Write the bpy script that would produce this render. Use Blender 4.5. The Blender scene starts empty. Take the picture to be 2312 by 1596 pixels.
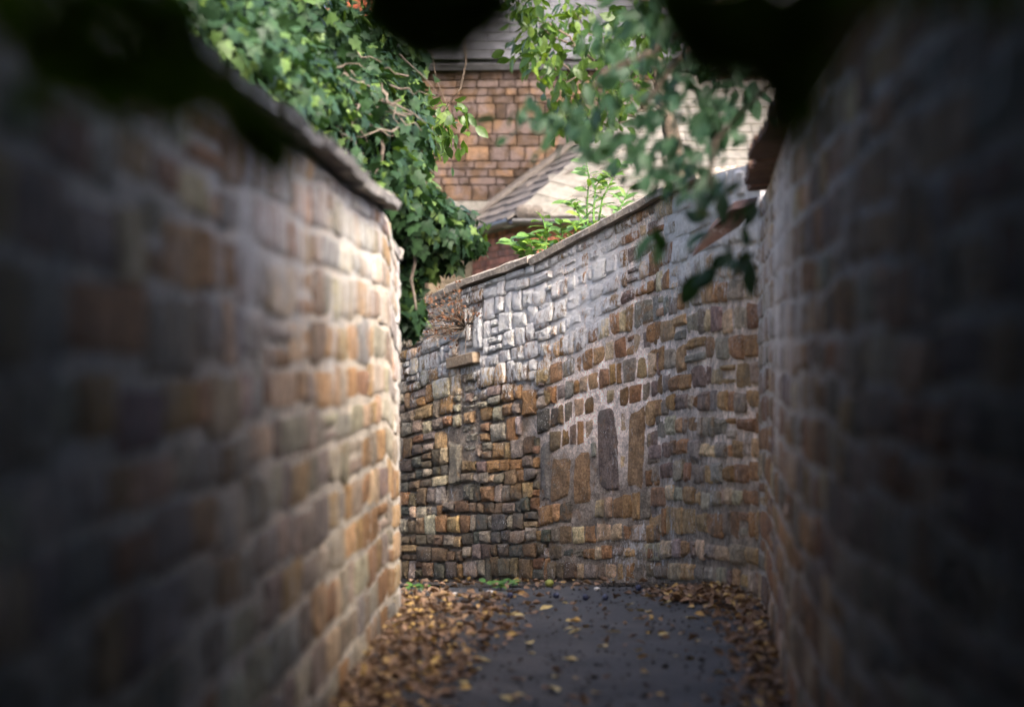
import bpy, math, random
import numpy as np
from mathutils import Vector, Matrix

random.seed(7)
rng = np.random.default_rng(7)
SC = bpy.context.scene
COL = SC.collection
R = math.radians

# ------------------------------------------------------------------ camera
EYE = 1.31
F = 2312 * 85 / 36.0                      # focal length in picture units (2312 wide)
cam_d = bpy.data.cameras.new('camera')
cam = bpy.data.objects.new('camera', cam_d)
COL.objects.link(cam)
cam.location = (0, 0, EYE)
cam.rotation_euler = (R(90), 0, 0)
cam_d.lens = 85
cam_d.sensor_width = 36
cam_d.clip_start = 0.05
cam_d.clip_end = 2000
cam_d.dof.use_dof = True
cam_d.dof.focus_distance = 16.3
cam_d.dof.aperture_fstop = 1.5
SC.camera = cam

# ------------------------------------------------------------------ world, sun, exposure
SUN_EL, SUN_AZ = 37.0, 60.0        # azimuth measured from +X towards -Y
sun_dir = Vector((math.cos(R(SUN_EL)) * math.cos(R(SUN_AZ)),
                  -math.cos(R(SUN_EL)) * math.sin(R(SUN_AZ)), math.sin(R(SUN_EL))))
world = bpy.data.worlds.new('World')
SC.world = world
world.use_nodes = True
wn = world.node_tree.nodes
wl = world.node_tree.links
bg = wn['Background']
sky = wn.new('ShaderNodeTexSky')
sky.sky_type = 'NISHITA'
sky.sun_disc = False
sky.sun_elevation = R(SUN_EL)
sky.sun_rotation = math.atan2(sun_dir.x, sun_dir.y)
sky.air_density = 0.36
sky.dust_density = 3.2
sky.ozone_density = 0.1
wl.new(sky.outputs[0], bg.inputs[0])
bg.inputs[1].default_value = 0.15
sl = bpy.data.lights.new('sun', 'SUN')
sl.energy = 1.1
sl.angle = R(10)
sl.color = (1.0, 0.93, 0.82)
so = bpy.data.objects.new('sun', sl)
COL.objects.link(so)
so.location = (6, -2, 12)
so.rotation_euler = (-sun_dir).to_track_quat('-Z', 'Y').to_euler()
SC.view_settings.view_transform = 'Standard'
SC.view_settings.look = 'None'
SC.view_settings.gamma = 1
SC.view_settings.use_curve_mapping = False
SC.view_settings.exposure = 3.15
SC.cycles.use_denoising = True
try:
    SC.cycles.denoiser = 'OPENIMAGEDENOISE'
except Exception:
    pass
SC.cycles.max_bounces = 8
SC.cycles.transparent_max_bounces = 4

# ------------------------------------------------------------------ helpers
def at(px, py, d):
    return Vector(((px - 1156) / F * d, d, EYE - (py - 798) / F * d))

def px_of(X, d):
    return 1156 + F * X / d

def mesh_data(name, verts, faces, mat=None, smooth=True, cols=None, lime=None):
    me = bpy.data.meshes.new(name)
    me.from_pydata([tuple(v) for v in verts], [], [tuple(f) for f in faces])
    if smooth:
        me.shade_smooth()
    if mat:
        me.materials.append(mat)
    if cols is not None:
        a = me.attributes.new('tone', 'FLOAT_COLOR', 'POINT')
        c = np.ones((len(verts), 4), dtype=np.float32)
        c[:, :3] = cols
        a.data.foreach_set('color', c.ravel())
    if lime is not None:
        a = me.attributes.new('lime', 'FLOAT', 'POINT')
        a.data.foreach_set('value', np.asarray(lime, dtype=np.float32).ravel())
    return me

def big_mesh(name, V, polys, mat, smooth=True):
    """V (n,3) array; polys: list of (m,k) integer arrays"""
    me = bpy.data.meshes.new(name)
    V = np.ascontiguousarray(V, dtype=np.float32)
    me.vertices.add(len(V))
    me.vertices.foreach_set('co', V.ravel())
    loops = np.concatenate([p.ravel() for p in polys]).astype(np.int32)
    sizes = np.concatenate([np.full(len(p), p.shape[1]) for p in polys])
    starts = np.concatenate([[0], np.cumsum(sizes)[:-1]]).astype(np.int32)
    me.loops.add(len(loops))
    me.loops.foreach_set('vertex_index', loops)
    me.polygons.add(len(sizes))
    me.polygons.foreach_set('loop_start', starts)
    me.update(calc_edges=True)
    if smooth:
        me.shade_smooth()
    me.materials.append(mat)
    return me

def link(name, me, parent=None, loc=None):
    """links world-coordinate mesh data; a child keeps world coordinates under a parent that is only moved"""
    o = bpy.data.objects.new(name, me)
    COL.objects.link(o)
    if parent is not None:
        o.parent = parent
        pl = Vector(parent['base']) if 'base' in parent else Vector((0, 0, 0))
        o.location = -pl if loc is None else Vector(loc) - pl
    elif loc is not None:
        o.location = loc
    return o

def recentre(o):
    """top-level mesh: origin to the base of its own bounding box"""
    me = o.data
    co = np.empty(len(me.vertices) * 3, dtype=np.float32)
    me.vertices.foreach_get('co', co)
    co = co.reshape(-1, 3)
    c = (co.min(0) + co.max(0)) / 2
    c[2] = co[:, 2].min()
    co -= c
    me.vertices.foreach_set('co', co.ravel())
    me.update()
    o.location = Vector(c.tolist()) + o.location
    return o

def tag(o, label=None, cat=None, group=None, kind=None):
    if label: o['label'] = label
    if cat: o['category'] = cat
    if group: o['group'] = group
    if kind: o['kind'] = kind
    return o

def thing(name, loc, label, cat, group=None):
    o = bpy.data.objects.new(name, None)
    COL.objects.link(o)
    o.location = loc
    o.empty_display_size = 0.2
    o['base'] = tuple(loc)
    return tag(o, label, cat, group)

def place(name, me, parent, M):
    """a shared-mesh part at world matrix M under an only-moved parent"""
    o = bpy.data.objects.new(name, me)
    COL.objects.link(o)
    o.parent = parent
    M = M.copy()
    b = parent['base'] if 'base' in parent else (0, 0, 0)
    M.translation = M.translation - Vector(b)
    o.matrix_local = M
    return o

# value noise, vectorised
def _h(ix, iy, seed):
    n = (ix.astype(np.int64) * 374761393 + iy.astype(np.int64) * 668265263 + seed * 974634777) & 0xffffffff
    n = ((n ^ (n >> 13)) * 1274126177) & 0xffffffff
    return ((n ^ (n >> 16)) & 0xffff) / 65535.0

def vnoise(x, y, seed=0):
    x = np.asarray(x, float); y = np.asarray(y, float)
    ix, iy = np.floor(x), np.floor(y)
    fx, fy = x - ix, y - iy
    fx = fx * fx * (3 - 2 * fx); fy = fy * fy * (3 - 2 * fy)
    a = _h(ix, iy, seed); b = _h(ix + 1, iy, seed); c = _h(ix, iy + 1, seed); d = _h(ix + 1, iy + 1, seed)
    return (a * (1 - fx) + b * fx) * (1 - fy) + (c * (1 - fx) + d * fx) * fy

def fbm(x, y, seed=0, octv=4):
    s = 0; amp = 0.5; f = 1.0
    for k in range(octv):
        s = s + amp * vnoise(np.asarray(x) * f, np.asarray(y) * f, seed + 17 * k)
        amp *= 0.5; f *= 2.03
    return s / (1 - 0.5 ** octv)

def sstep(a, b, x):
    t = np.clip((np.asarray(x, float) - a) / (b - a), 0, 1)
    return t * t * (3 - 2 * t)

# ------------------------------------------------------------------ materials
def new_mat(name):
    m = bpy.data.materials.new(name)
    m.use_nodes = True
    nt = m.node_tree
    return m, nt, nt.nodes['Principled BSDF']

def N(nt, t, **kw):
    n = nt.nodes.new(t)
    for k, v in kw.items():
        if k.startswith('i_'):
            n.inputs[k[2:].replace('_', ' ')].default_value = v
        else:
            setattr(n, k, v)
    return n

def noise(nt, vec, scale, detail=6, rough=0.6, dist=0.0):
    n = N(nt, 'ShaderNodeTexNoise')
    n.inputs['Scale'].default_value = scale
    n.inputs['Detail'].default_value = detail
    n.inputs['Roughness'].default_value = rough
    n.inputs['Distortion'].default_value = dist
    nt.links.new(vec, n.inputs['Vector'])
    return n.outputs['Fac']

def maprange(nt, val, a, b, c, d, smooth=True):
    n = N(nt, 'ShaderNodeMapRange')
    n.interpolation_type = 'SMOOTHSTEP' if smooth else 'LINEAR'
    for i, v in zip(('From Min', 'From Max', 'To Min', 'To Max'), (a, b, c, d)):
        n.inputs[i].default_value = v
    nt.links.new(val, n.inputs['Value'])
    return n.outputs['Result']

def math_n(nt, op, a, b=None):
    n = N(nt, 'ShaderNodeMath', operation=op)
    for i, v in enumerate((a, b)):
        if v is None: continue
        if isinstance(v, (int, float)): n.inputs[i].default_value = v
        else: nt.links.new(v, n.inputs[i])
    return n.outputs[0]

def mix(nt, fac, a, b, mode='MIX'):
    n = N(nt, 'ShaderNodeMix', data_type='RGBA', blend_type=mode)
    for s, v in ((n.inputs[0], fac), (n.inputs[6], a), (n.inputs[7], b)):
        if isinstance(v, (int, float)): s.default_value = v
        elif isinstance(v, tuple): s.default_value = (*v, 1) if len(v) == 3 else v
        else: nt.links.new(v, s)
    return n.outputs[2]

def bump(nt, h, strength, dist, prev=None):
    n = N(nt, 'ShaderNodeBump')
    n.inputs['Strength'].default_value = strength
    n.inputs['Distance'].default_value = dist
    nt.links.new(h, n.inputs['Height'])
    if prev is not None: nt.links.new(prev, n.inputs['Normal'])
    return n.outputs[0]

def world_vec(nt):
    g = N(nt, 'ShaderNodeNewGeometry')
    return g.outputs['Position']

def masonry_mat(name, fine=1.0, bumpk=1.0, drip=.38, lime_col=(0.78, 0.76, 0.735)):
    m, nt, b = new_mat(name)
    P = world_vec(nt)
    st_ = N(nt, 'ShaderNodeVectorMath', operation='MULTIPLY'); st_.inputs[1].default_value = (1, 1, drip); nt.links.new(P, st_.inputs[0]); PD = st_.outputs[0]
    at_ = N(nt, 'ShaderNodeAttribute', attribute_name='tone')
    al = N(nt, 'ShaderNodeAttribute', attribute_name='lime')
    n1 = noise(nt, P, 14 * fine, 8, 0.65)
    n2 = noise(nt, P, 70 * fine, 6, 0.7)
    n3 = noise(nt, PD, 6 * fine, 7, 0.62, 0.4)
    c = mix(nt, 1.0, at_.outputs['Color'], maprange(nt, n1, 0.25, 0.75, 0.55, 1.5), 'MULTIPLY')
    c = mix(nt, 1.0, c, maprange(nt, n2, 0.3, 0.7, 0.6, 1.35), 'MULTIPLY')
    # rusty seams
    c = mix(nt, maprange(nt, noise(nt, P, 9 * fine, 5, 0.6, 1.0), 0.55, 0.72, 0, 0.55), c, (0.30, 0.15, 0.055))
    # grey-green lichen film
    c = mix(nt, maprange(nt, noise(nt, P, 4.3 * fine, 8, 0.7), 0.52, 0.7, 0, 0.6), c, (0.15, 0.145, 0.125))
    # old lime wash left in patches
    v = math_n(nt, 'ADD', al.outputs['Fac'], math_n(nt, 'MULTIPLY', math_n(nt, 'SUBTRACT', n3, 0.5), 1.7))
    v = math_n(nt, 'ADD', v, math_n(nt, 'MULTIPLY', math_n(nt, 'SUBTRACT', noise(nt, PD, 42 * fine, 10, 0.82), 0.5), 3.0))
    msk = maprange(nt, v, 0.46, 0.8, 0, 0.92)
    lc = mix(nt, maprange(nt, n1, 0.3, 0.7, 0, 1), lime_col, tuple(x * 0.72 for x in lime_col))
    c = mix(nt, msk, c, lc)
    # small white lichen spots
    vo = N(nt, 'ShaderNodeTexVoronoi', i_Scale=55 * fine)
    nt.links.new(P, vo.inputs['Vector'])
    sp = math_n(nt, 'MULTIPLY', maprange(nt, vo.outputs['Distance'], 0.16, 0.24, 1, 0),
                maprange(nt, noise(nt, P, 3.2, 4, 0.6), 0.52, 0.62, 0, 0.75))
    c = mix(nt, sp, c, (0.6, 0.59, 0.55))
    nt.links.new(c, b.inputs['Base Color'])
    b.inputs['Roughness'].default_value = 0.93
    b.inputs['Specular IOR Level'].default_value = 0.2
    h0 = bump(nt, noise(nt, P, 11 * fine, 4, 0.6), 0.8 * bumpk, 0.05)
    h1 = bump(nt, noise(nt, P, 30 * fine, 9, 0.75), 1.0 * bumpk, 0.035, h0)
    h2 = bump(nt, noise(nt, P, 130 * fine, 5, 0.7), 0.8 * bumpk, 0.008, h1)
    nt.links.new(h2, b.inputs['Normal'])
    return m

def simple_mat(name, col, var=0.4, scale=20, rough=0.85, bstr=0.4, bdist=0.01, col2=None, c2lo=0.55, c2hi=0.65, rnd=0.3, spec=0.3):
    """colour + noise variation + per-object tint; position-based so shared meshes do not repeat"""
    m, nt, b = new_mat(name)
    P = world_vec(nt)
    n1 = noise(nt, P, scale, 7, 0.65)
    c = mix(nt, 1.0, col, maprange(nt, n1, 0.25, 0.75, 1 - var, 1 + var), 'MULTIPLY')
    oi = N(nt, 'ShaderNodeObjectInfo')
    c = mix(nt, 1.0, c, maprange(nt, oi.outputs['Random'], 0, 1, 1 - rnd, 1 + rnd, False), 'MULTIPLY')
    if col2 is not None:
        c = mix(nt, maprange(nt, noise(nt, P, scale * 0.6, 8, 0.7), c2lo, c2hi, 0, 0.85), c, col2)
    nt.links.new(c, b.inputs['Base Color'])
    b.inputs['Roughness'].default_value = rough
    b.inputs['Specular IOR Level'].default_value = spec
    nt.links.new(bump(nt, noise(nt, P, scale * 3, 7, 0.7), bstr, bdist), b.inputs['Normal'])
    return m

def leaf_mat(name, ca, cb, cc=None, trans=0.4, rough=0.42, spec=0.45, tcol=(1.5, 1.6, 0.55)):
    m, nt, b = new_mat(name)
    oi = N(nt, 'ShaderNodeObjectInfo')
    g = N(nt, 'ShaderNodeNewGeometry')
    r = math_n(nt, 'FRACT', math_n(nt, 'ADD', math_n(nt, 'MULTIPLY', oi.outputs['Random'], 7.31), g.outputs['Random Per Island']))
    ramp = N(nt, 'ShaderNodeValToRGB')
    ramp.color_ramp.elements[0].color = (*ca, 1)
    ramp.color_ramp.elements[1].color = (*cb, 1)
    if cc is not None:
        ramp.color_ramp.elements[1].position = 0.8
        e = ramp.color_ramp.elements.new(0.97)
        e.color = (*cc, 1)
    nt.links.new(r, ramp.inputs[0])
    c = mix(nt, 1.0, ramp.outputs[0], maprange(nt, noise(nt, g.outputs['Position'], 45, 4, 0.6), 0.3, 0.7, 0.75, 1.3), 'MULTIPLY')
    nt.links.new(c, b.inputs['Base Color'])
    b.inputs['Roughness'].default_value = rough
    b.inputs['Specular IOR Level'].default_value = spec
    nt.links.new(bump(nt, noise(nt, g.outputs['Position'], 60, 3, 0.5), 0.25, 0.01), b.inputs['Normal'])
    t = N(nt, 'ShaderNodeBsdfTranslucent')
    nt.links.new(mix(nt, 1.0, c, tcol, 'MULTIPLY'), t.inputs[0])
    ms = N(nt, 'ShaderNodeMixShader')
    ms.inputs[0].default_value = trans
    nt.links.new(b.outputs[0], ms.inputs[1])
    nt.links.new(t.outputs[0], ms.inputs[2])
    nt.links.new(ms.outputs[0], nt.nodes['Material Output'].inputs['Surface'])
    return m

M_BACK = masonry_mat('old_masonry', 1.0, 1.0, .38)
M_NEAR = masonry_mat('near_masonry', 0.75, 0.9, .14, (0.66, 0.64, 0.61))
M_COPE = simple_mat('coping_stone', (0.25, 0.21, 0.17), 0.45, 40, 0.95, 0.8, 0.01, (0.46, 0.43, 0.38), 0.54, 0.68, 0.12)
M_COPE_L = simple_mat('grey_coping', (0.17, 0.155, 0.14), 0.4, 18, 0.95, 0.6, 0.015, (0.34, 0.32, 0.29), 0.52, 0.64, 0.3)
M_TILE = simple_mat('brown_coping_tile', (0.10, 0.058, 0.043), 0.4, 16, 0.9, 0.5, 0.01, (0.2, 0.17, 0.15), 0.56, 0.68, 0.3)
M_BLOCK = simple_mat('ironstone_ashlar', (0.06, 0.035, 0.019), 0.6, 9, 0.92, 1.0, 0.03, (0.085, 0.062, 0.055), 0.46, 0.6, 0.6)
M_JOINT = simple_mat('house_mortar', (0.095, 0.064, 0.042), 0.3, 30, 0.95, 0.5, 0.01)
M_CREAM = simple_mat('cream_stone', (0.30, 0.225, 0.135), 0.25, 30, 0.9, 0.3, 0.005, (0.2, 0.16, 0.115), 0.56, 0.7, 0.1)
M_LEDGE = simple_mat('lichened_ledge', (0.11, 0.1, 0.085), 0.5, 40, 0.95, 0.6, 0.01, (0.18, 0.175, 0.15), 0.5, 0.6, 0.1)
M_SLATE = simple_mat('stone_slate', (0.10, 0.085, 0.073), 0.35, 14, 0.75, 0.4, 0.01, (0.18, 0.125, 0.08), 0.56, 0.68, 0.3)  # left roof face, darkened to carry its grazing light in the colour
M_SLATE_LIT = simple_mat('lit_slate', (0.115, 0.104, 0.086), 0.35, 12, 0.85, 0.3, 0.008, (0.075, 0.06, 0.045), 0.64, 0.74, 0.14)  # front roof face copy, kept lighter where the sun strikes it
M_SLATE_G = simple_mat('grey_slate', (0.055, 0.054, 0.056), 0.35, 12, 0.7, 0.3, 0.008, (0.085, 0.08, 0.075), 0.58, 0.7, 0.25)
M_FILLET = simple_mat('cement_fillet', (0.13, 0.108, 0.09), 0.45, 35, 0.95, 0.9, 0.02, (0.22, 0.2, 0.175), 0.56, 0.66)
M_BRICK = simple_mat('red_brick', (0.24, 0.085, 0.05), 0.45, 25, 0.92, 0.6, 0.008, (0.13, 0.085, 0.065), 0.5, 0.62, 0.55)
M_BRICKJ = simple_mat('brick_mortar', (0.19, 0.125, 0.09), 0.3, 30, 0.95, 0.5, 0.01)
M_GUTTER = simple_mat('black_gutter', (0.028, 0.026, 0.026), 0.3, 20, 0.45, 0.2, 0.004, None, rnd=0.05, spec=0.5)
M_WIRE = simple_mat('wire', (0.3, 0.29, 0.28), 0.1, 20, 0.6, 0.1, 0.002)
M_OAK = simple_mat('weathered_oak', (0.19, 0.14, 0.095), 0.35, 40, 0.9, 0.6, 0.006, (0.25, 0.21, 0.16), 0.5, 0.65, 0.05)
M_BARK = simple_mat('bark', (0.10, 0.075, 0.055), 0.5, 30, 0.95, 0.8, 0.02)
M_TWIG = simple_mat('pale_twig', (0.12, 0.095, 0.075), 0.4, 30, 0.9, 0.5, 0.01)
M_DEAD = leaf_mat('dead_leaf', (0.09, 0.04, 0.022), (0.16, 0.08, 0.045), None, 0.2, 0.8, 0.1, (1.2, 0.9, 0.6))
M_IVY = leaf_mat('ivy_leaf', (0.009, 0.025, 0.011), (0.026, 0.057, 0.022), (0.1, 0.16, 0.035), 0.22, 0.5, 0.2)
M_MAG = leaf_mat('tree_leaf', (0.022, 0.05, 0.01), (0.055, 0.1, 0.016), (0.1, 0.15, 0.025), 0.5, 0.4, 0.35, (1.4, 1.4, 0.35))
M_LAUREL = leaf_mat('laurel_leaf', (0.035, 0.08, 0.02), (0.08, 0.15, 0.035), (0.13, 0.2, 0.04), 0.3, 0.3, 0.55, (1.6, 1.7, 0.5))
M_BLUE = leaf_mat('glossy_leaf', (0.013, 0.036, 0.018), (0.028, 0.062, 0.028), None, 0.2, 0.5, 0.2)
M_NEARLEAF = leaf_mat('overhead_leaf', (0.05, 0.075, 0.012), (0.08, 0.11, 0.02), None, 0.5, 0.5, 0.3)
M_YEW = leaf_mat('hedge_leaf', (0.015, 0.04, 0.018), (0.045, 0.09, 0.035), (0.1, 0.17, 0.04), 0.25, 0.4, 0.4)
M_YELLOW = leaf_mat('yellow_leaf', (0.25, 0.25, 0.04), (0.45, 0.36, 0.05), None, 0.5, 0.5, 0.2, (1.4, 1.3, 0.5))
M_LITTER = leaf_mat('litter_leaf', (0.105, 0.07, 0.048), (0.25, 0.16, 0.105), (0.43, 0.29, 0.1), 0.12, 0.7, 0.2, (1.2, 0.9, 0.5))
M_FALLEN = leaf_mat('fallen_leaf', (0.34, 0.24, 0.09), (0.5, 0.4, 0.17), None, 0.12, 0.65, 0.25, (1.2, 1.0, 0.5))
M_WEED = leaf_mat('weed_leaf', (0.05, 0.12, 0.02), (0.1, 0.2, 0.04), None, 0.3, 0.5, 0.3)
M_PLUM = simple_mat('plum_skin', (0.018, 0.022, 0.05), 0.4, 60, 0.5, 0.1, 0.002, (0.08, 0.1, 0.17), 0.5, 0.65, 0.2)
M_GREENF = simple_mat('green_fruit', (0.16, 0.17, 0.04), 0.3, 60, 0.6, 0.2, 0.002)
M_PEB = simple_mat('pebble', (0.5, 0.48, 0.46), 0.25, 60, 0.9, 0.3, 0.004)

# asphalt
M_ASPH, nt, b = new_mat('asphalt')
P = world_vec(nt)
c = mix(nt, maprange(nt, noise(nt, P, 1.3, 6, 0.6), 0.35, 0.65, 0, 1), (0.022, 0.022, 0.0235), (0.05, 0.0485, 0.0485))
vo = N(nt, 'ShaderNodeTexVoronoi', i_Scale=120.0)
nt.links.new(P, vo.inputs['Vector'])
c = mix(nt, maprange(nt, vo.outputs['Distance'], 0.1, 0.5, 0.5, 0), c, (0.1, 0.098, 0.095))
c = mix(nt, maprange(nt, noise(nt, P, 6, 8, 0.7), 0.56, 0.7, 0, 0.6), c, (0.055, 0.045, 0.036))
wv = N(nt, 'ShaderNodeVectorMath', operation='ADD'); nt.links.new(P, wv.inputs[0])
nz = N(nt, 'ShaderNodeTexNoise'); nz.inputs['Scale'].default_value = 3; nt.links.new(P, nz.inputs['Vector']); nt.links.new(nz.outputs['Color'], wv.inputs[1])
ve = N(nt, 'ShaderNodeTexVoronoi', feature='DISTANCE_TO_EDGE', i_Scale=0.9); nt.links.new(wv.outputs[0], ve.inputs['Vector'])
crack = math_n(nt, 'MULTIPLY', maprange(nt, ve.outputs['Distance'], 0.004, 0.016, 0.85, 0), maprange(nt, noise(nt, P, 1.1, 2, 0.5), 0.45, 0.6, 0, 1))
c = mix(nt, crack, c, (0.012, 0.011, 0.01))
c = mix(nt, maprange(nt, noise(nt, P, 2.4, 9, 0.7, 0.6), 0.5, 0.62, 0, 0.7), c, (0.075, 0.07, 0.066))
nt.links.new(c, b.inputs['Base Color'])
b.inputs['Roughness'].default_value = 0.85
nt.links.new(bump(nt, noise(nt, P, 22, 8, 0.75), 0.8, 0.02, bump(nt, vo.outputs['Distance'], 0.7, 0.008)), b.inputs['Normal'])
M_SOIL = simple_mat('dark_soil', (0.05, 0.042, 0.035), 0.5, 20, 0.95, 0.9, 0.02, (0.1, 0.085, 0.065), 0.55, 0.65)
M_GROUND = simple_mat('garden_ground', (0.06, 0.075, 0.03), 0.5, 3, 0.95, 0.6, 0.03, (0.09, 0.07, 0.05), 0.5, 0.62)

# ------------------------------------------------------------------ generic shapes
def tube(points, radii, sides=6):
    pts = [Vector(p) for p in points]
    V, Fc = [], []
    up0 = Vector((0.13, 0.27, 1)).normalized()
    for i, p in enumerate(pts):
        t = (pts[min(i + 1, len(pts) - 1)] - pts[max(i - 1, 0)]).normalized()
        u = up0 if abs(t.dot(up0)) < 0.9 else Vector((1, 0.2, 0))
        a = t.cross(u).normalized(); c = t.cross(a)
        r = radii[i] if hasattr(radii, '__len__') else radii
        for k in range(sides):
            an = 2 * math.pi * k / sides
            V.append(p + (a * math.cos(an) + c * math.sin(an)) * r)
    for i in range(len(pts) - 1):
        for k in range(sides):
            a0 = i * sides + k; a1 = i * sides + (k + 1) % sides
            Fc.append((a0, a1, a1 + sides, a0 + sides))
    n = len(pts)
    Fc.append(tuple(range(sides - 1, -1, -1)))
    Fc.append(tuple((n - 1) * sides + k for k in range(sides)))
    return V, Fc

class Bag:
    """collects shapes for one part"""
    def __init__(s): s.V = []; s.F = []
    def add(s, vf):
        o = len(s.V)
        s.V += list(vf[0]); s.F += [tuple(i + o for i in f) for f in vf[1]]
    def obj(s, name, mat, parent=None, smooth=True):
        return link(name, mesh_data(name, s.V, s.F, mat, smooth), parent)

def wiggle(p0, p1, n, amp, rr=random):
    p0, p1 = Vector(p0), Vector(p1)
    L = (p1 - p0).length
    out = []
    for i in range(n + 1):
        t = i / n
        q = p0.lerp(p1, t)
        if 0 < i < n:
            q += Vector((rr.uniform(-1, 1), rr.uniform(-1, 1), rr.uniform(-1, 1))) * amp * L
        out.append(q)
    return out

def rough_box(sx, sy, sz, bev, jit=0.0, rr=random):
    """chamfered box centred on the origin (24 verts, 26 faces) with jittered corners"""
    V, idx = [], {}
    for ax in (-1, 1):
        for ay in (-1, 1):
            for az in (-1, 1):
                j = [rr.uniform(-jit, jit) for _ in range(3)]
                for k in range(3):
                    p = [ax * (sx / 2), ay * (sy / 2), az * (sz / 2)]
                    for m in range(3):
                        if m != k: p[m] -= (ax, ay, az)[m] * bev
                    idx[(ax, ay, az, k)] = len(V)
                    V.append((p[0] + j[0] * sx, p[1] + j[1] * sy, p[2] + j[2] * sz))
    Fs = []
    S = (-1, 1)
    def quad(a, flip): Fs.append(tuple(a[::-1]) if flip else tuple(a))
    for s in S:
        quad([idx[(s, -1, -1, 0)], idx[(s, 1, -1, 0)], idx[(s, 1, 1, 0)], idx[(s, -1, 1, 0)]], s < 0)
        quad([idx[(-1, s, -1, 1)], idx[(-1, s, 1, 1)], idx[(1, s, 1, 1)], idx[(1, s, -1, 1)]], s < 0)
        quad([idx[(-1, -1, s, 2)], idx[(1, -1, s, 2)], idx[(1, 1, s, 2)], idx[(-1, 1, s, 2)]], s < 0)
    for a in S:
        for c in S:
            quad([idx[(a, c, -1, 0)], idx[(a, c, -1, 1)], idx[(a, c, 1, 1)], idx[(a, c, 1, 0)]], a * c < 0)
            quad([idx[(a, -1, c, 2)], idx[(a, -1, c, 0)], idx[(a, 1, c, 0)], idx[(a, 1, c, 2)]], a * c > 0)
            quad([idx[(-1, a, c, 1)], idx[(-1, a, c, 2)], idx[(1, a, c, 2)], idx[(1, a, c, 1)]], a * c < 0)
    for ax in S:
        for ay in S:
            for az in S:
                quad([idx[(ax, ay, az, 0)], idx[(ax, ay, az, 1)], idx[(ax, ay, az, 2)]], ax * ay * az < 0)
    return V, Fs

def frame_matrix(o, x, y, z):
    M = Matrix((x, y, z)).transposed().to_4x4()
    M.translation = o
    return M

# ------------------------------------------------------------------ leaves
def oval_leaf(w=0.27, fold=0.07, droop=0.1):
    V = [(0, 0, 0), (-w * .75, .25, fold), (-w, .52, fold * .9), (-w * .6, .8, fold * .3), (0, 1, -droop), (w * .6, .8, fold * .3),
         (w, .52, fold * .9), (w * .75, .25, fold), (0, .3, 0.015), (0, .65, 0.0)]
    return V, [(0, 8, 1), (8, 9, 2, 1), (9, 4, 3, 2), (0, 7, 8), (8, 7, 6, 9), (9, 6, 5, 4)]

def ivy_leaf():
    o = [(0, 0), (.22, -.13), (.47, .05), (.33, .27), (.5, .52), (.22, .58), (0, 1)]
    pts = o + [(-x, y) for x, y in o[-2:0:-1]]
    V = [(0, .33, .05)] + [(x, y, -.06 * abs(x) * 2 - (.08 if y > .9 else 0)) for x, y in pts]
    n = len(pts)
    return V, [(0, 1 + i, 1 + (i + 1) % n) for i in range(n)]

def small_leaf(w=0.3):
    return [(0, 0, 0), (-w, .45, .06), (0, 1, -.05), (w, .45, .06), (0, .5, 0)], [(0, 4, 1), (4, 2, 1), (0, 3, 4), (4, 3, 2)]

def curled_leaf(w=0.33, c=0.22):
    V = [(0, 0, .03), (-w, .4, c), (-w * .5, .8, c * .9), (0, 1, .12), (w * .5, .8, c * .7), (w, .4, c * 1.1), (0, .5, 0)]
    return V, [(0, 6, 1), (6, 2, 1), (6, 3, 2), (0, 5, 6), (6, 5, 4), (6, 4, 3)]

def leaf_matrices(pos, nrm, dirn, size):
    """pos,nrm,dirn (n,3); leaf y along dirn, z along nrm -> (n,3,3) columns scaled"""
    d = dirn / np.maximum(np.linalg.norm(dirn, axis=1, keepdims=True), 1e-9)
    n = nrm - (nrm * d).sum(1, keepdims=True) * d
    n = n / np.maximum(np.linalg.norm(n, axis=1, keepdims=True), 1e-9)
    x = np.cross(d, n)
    return np.stack([x, d, n], axis=2) * size[:, None, None]

def leaves(parent, shapes, pos, A, mat, nparts=300, part='leaf', rest='foliage', score=None):
    """the nparts leaves that show largest become parts, the others one stuff part"""
    n = len(pos)
    if n == 0: return
    d = np.maximum(pos[:, 1], 0.3)
    px = pos[:, 0] / d * F + 1156; py = 798 - (pos[:, 2] - EYE) / d * F
    inside = (px > -30) & (px < 2342) & (py > -30) & (py < 1626) & (pos[:, 1] > 0.5)
    if score is None:
        view = pos - np.array([0, 0, EYE]); view /= np.linalg.norm(view, axis=1, keepdims=True)
        nn = A[:, :, 2] / np.linalg.norm(A[:, :, 2], axis=1, keepdims=True)
        score = np.abs((view * nn).sum(1)) * np.linalg.norm(A[:, :, 1], axis=1) ** 2 / d ** 3 * (d ** 0.0)
    score = np.where(inside, score, -1)
    order = np.argsort(-score)
    npart = int(min(nparts, (score > 0).sum()))
    mes = [mesh_data(part, s[0], s[1], mat) for s in shapes]
    for i in order[:npart]:
        M = Matrix(A[i].tolist()).to_4x4()
        M.translation = Vector(pos[i].tolist())
        place(part, mes[i % len(mes)], parent, M)
    rem = order[npart:]
    if len(rem):
        Vs, Ps, off = [], {}, 0
        for si, s in enumerate(shapes):
            ids = rem[rem % len(shapes) == si]
            if not len(ids): continue
            sv = np.array(s[0])
            W = np.einsum('nij,vj->nvi', A[ids], sv) + pos[ids][:, None, :]
            Vs.append(W.reshape(-1, 3))
            base = off + np.arange(len(ids))[:, None] * len(sv)
            for f in s[1]:
                Ps.setdefault(len(f), []).append(base + np.array(f)[None, :])
            off += len(ids) * len(sv)
        o = link(rest, big_mesh(rest, np.concatenate(Vs), [np.concatenate(v) for v in Ps.values()], mat), parent)
        o['kind'] = 'stuff'

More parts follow.
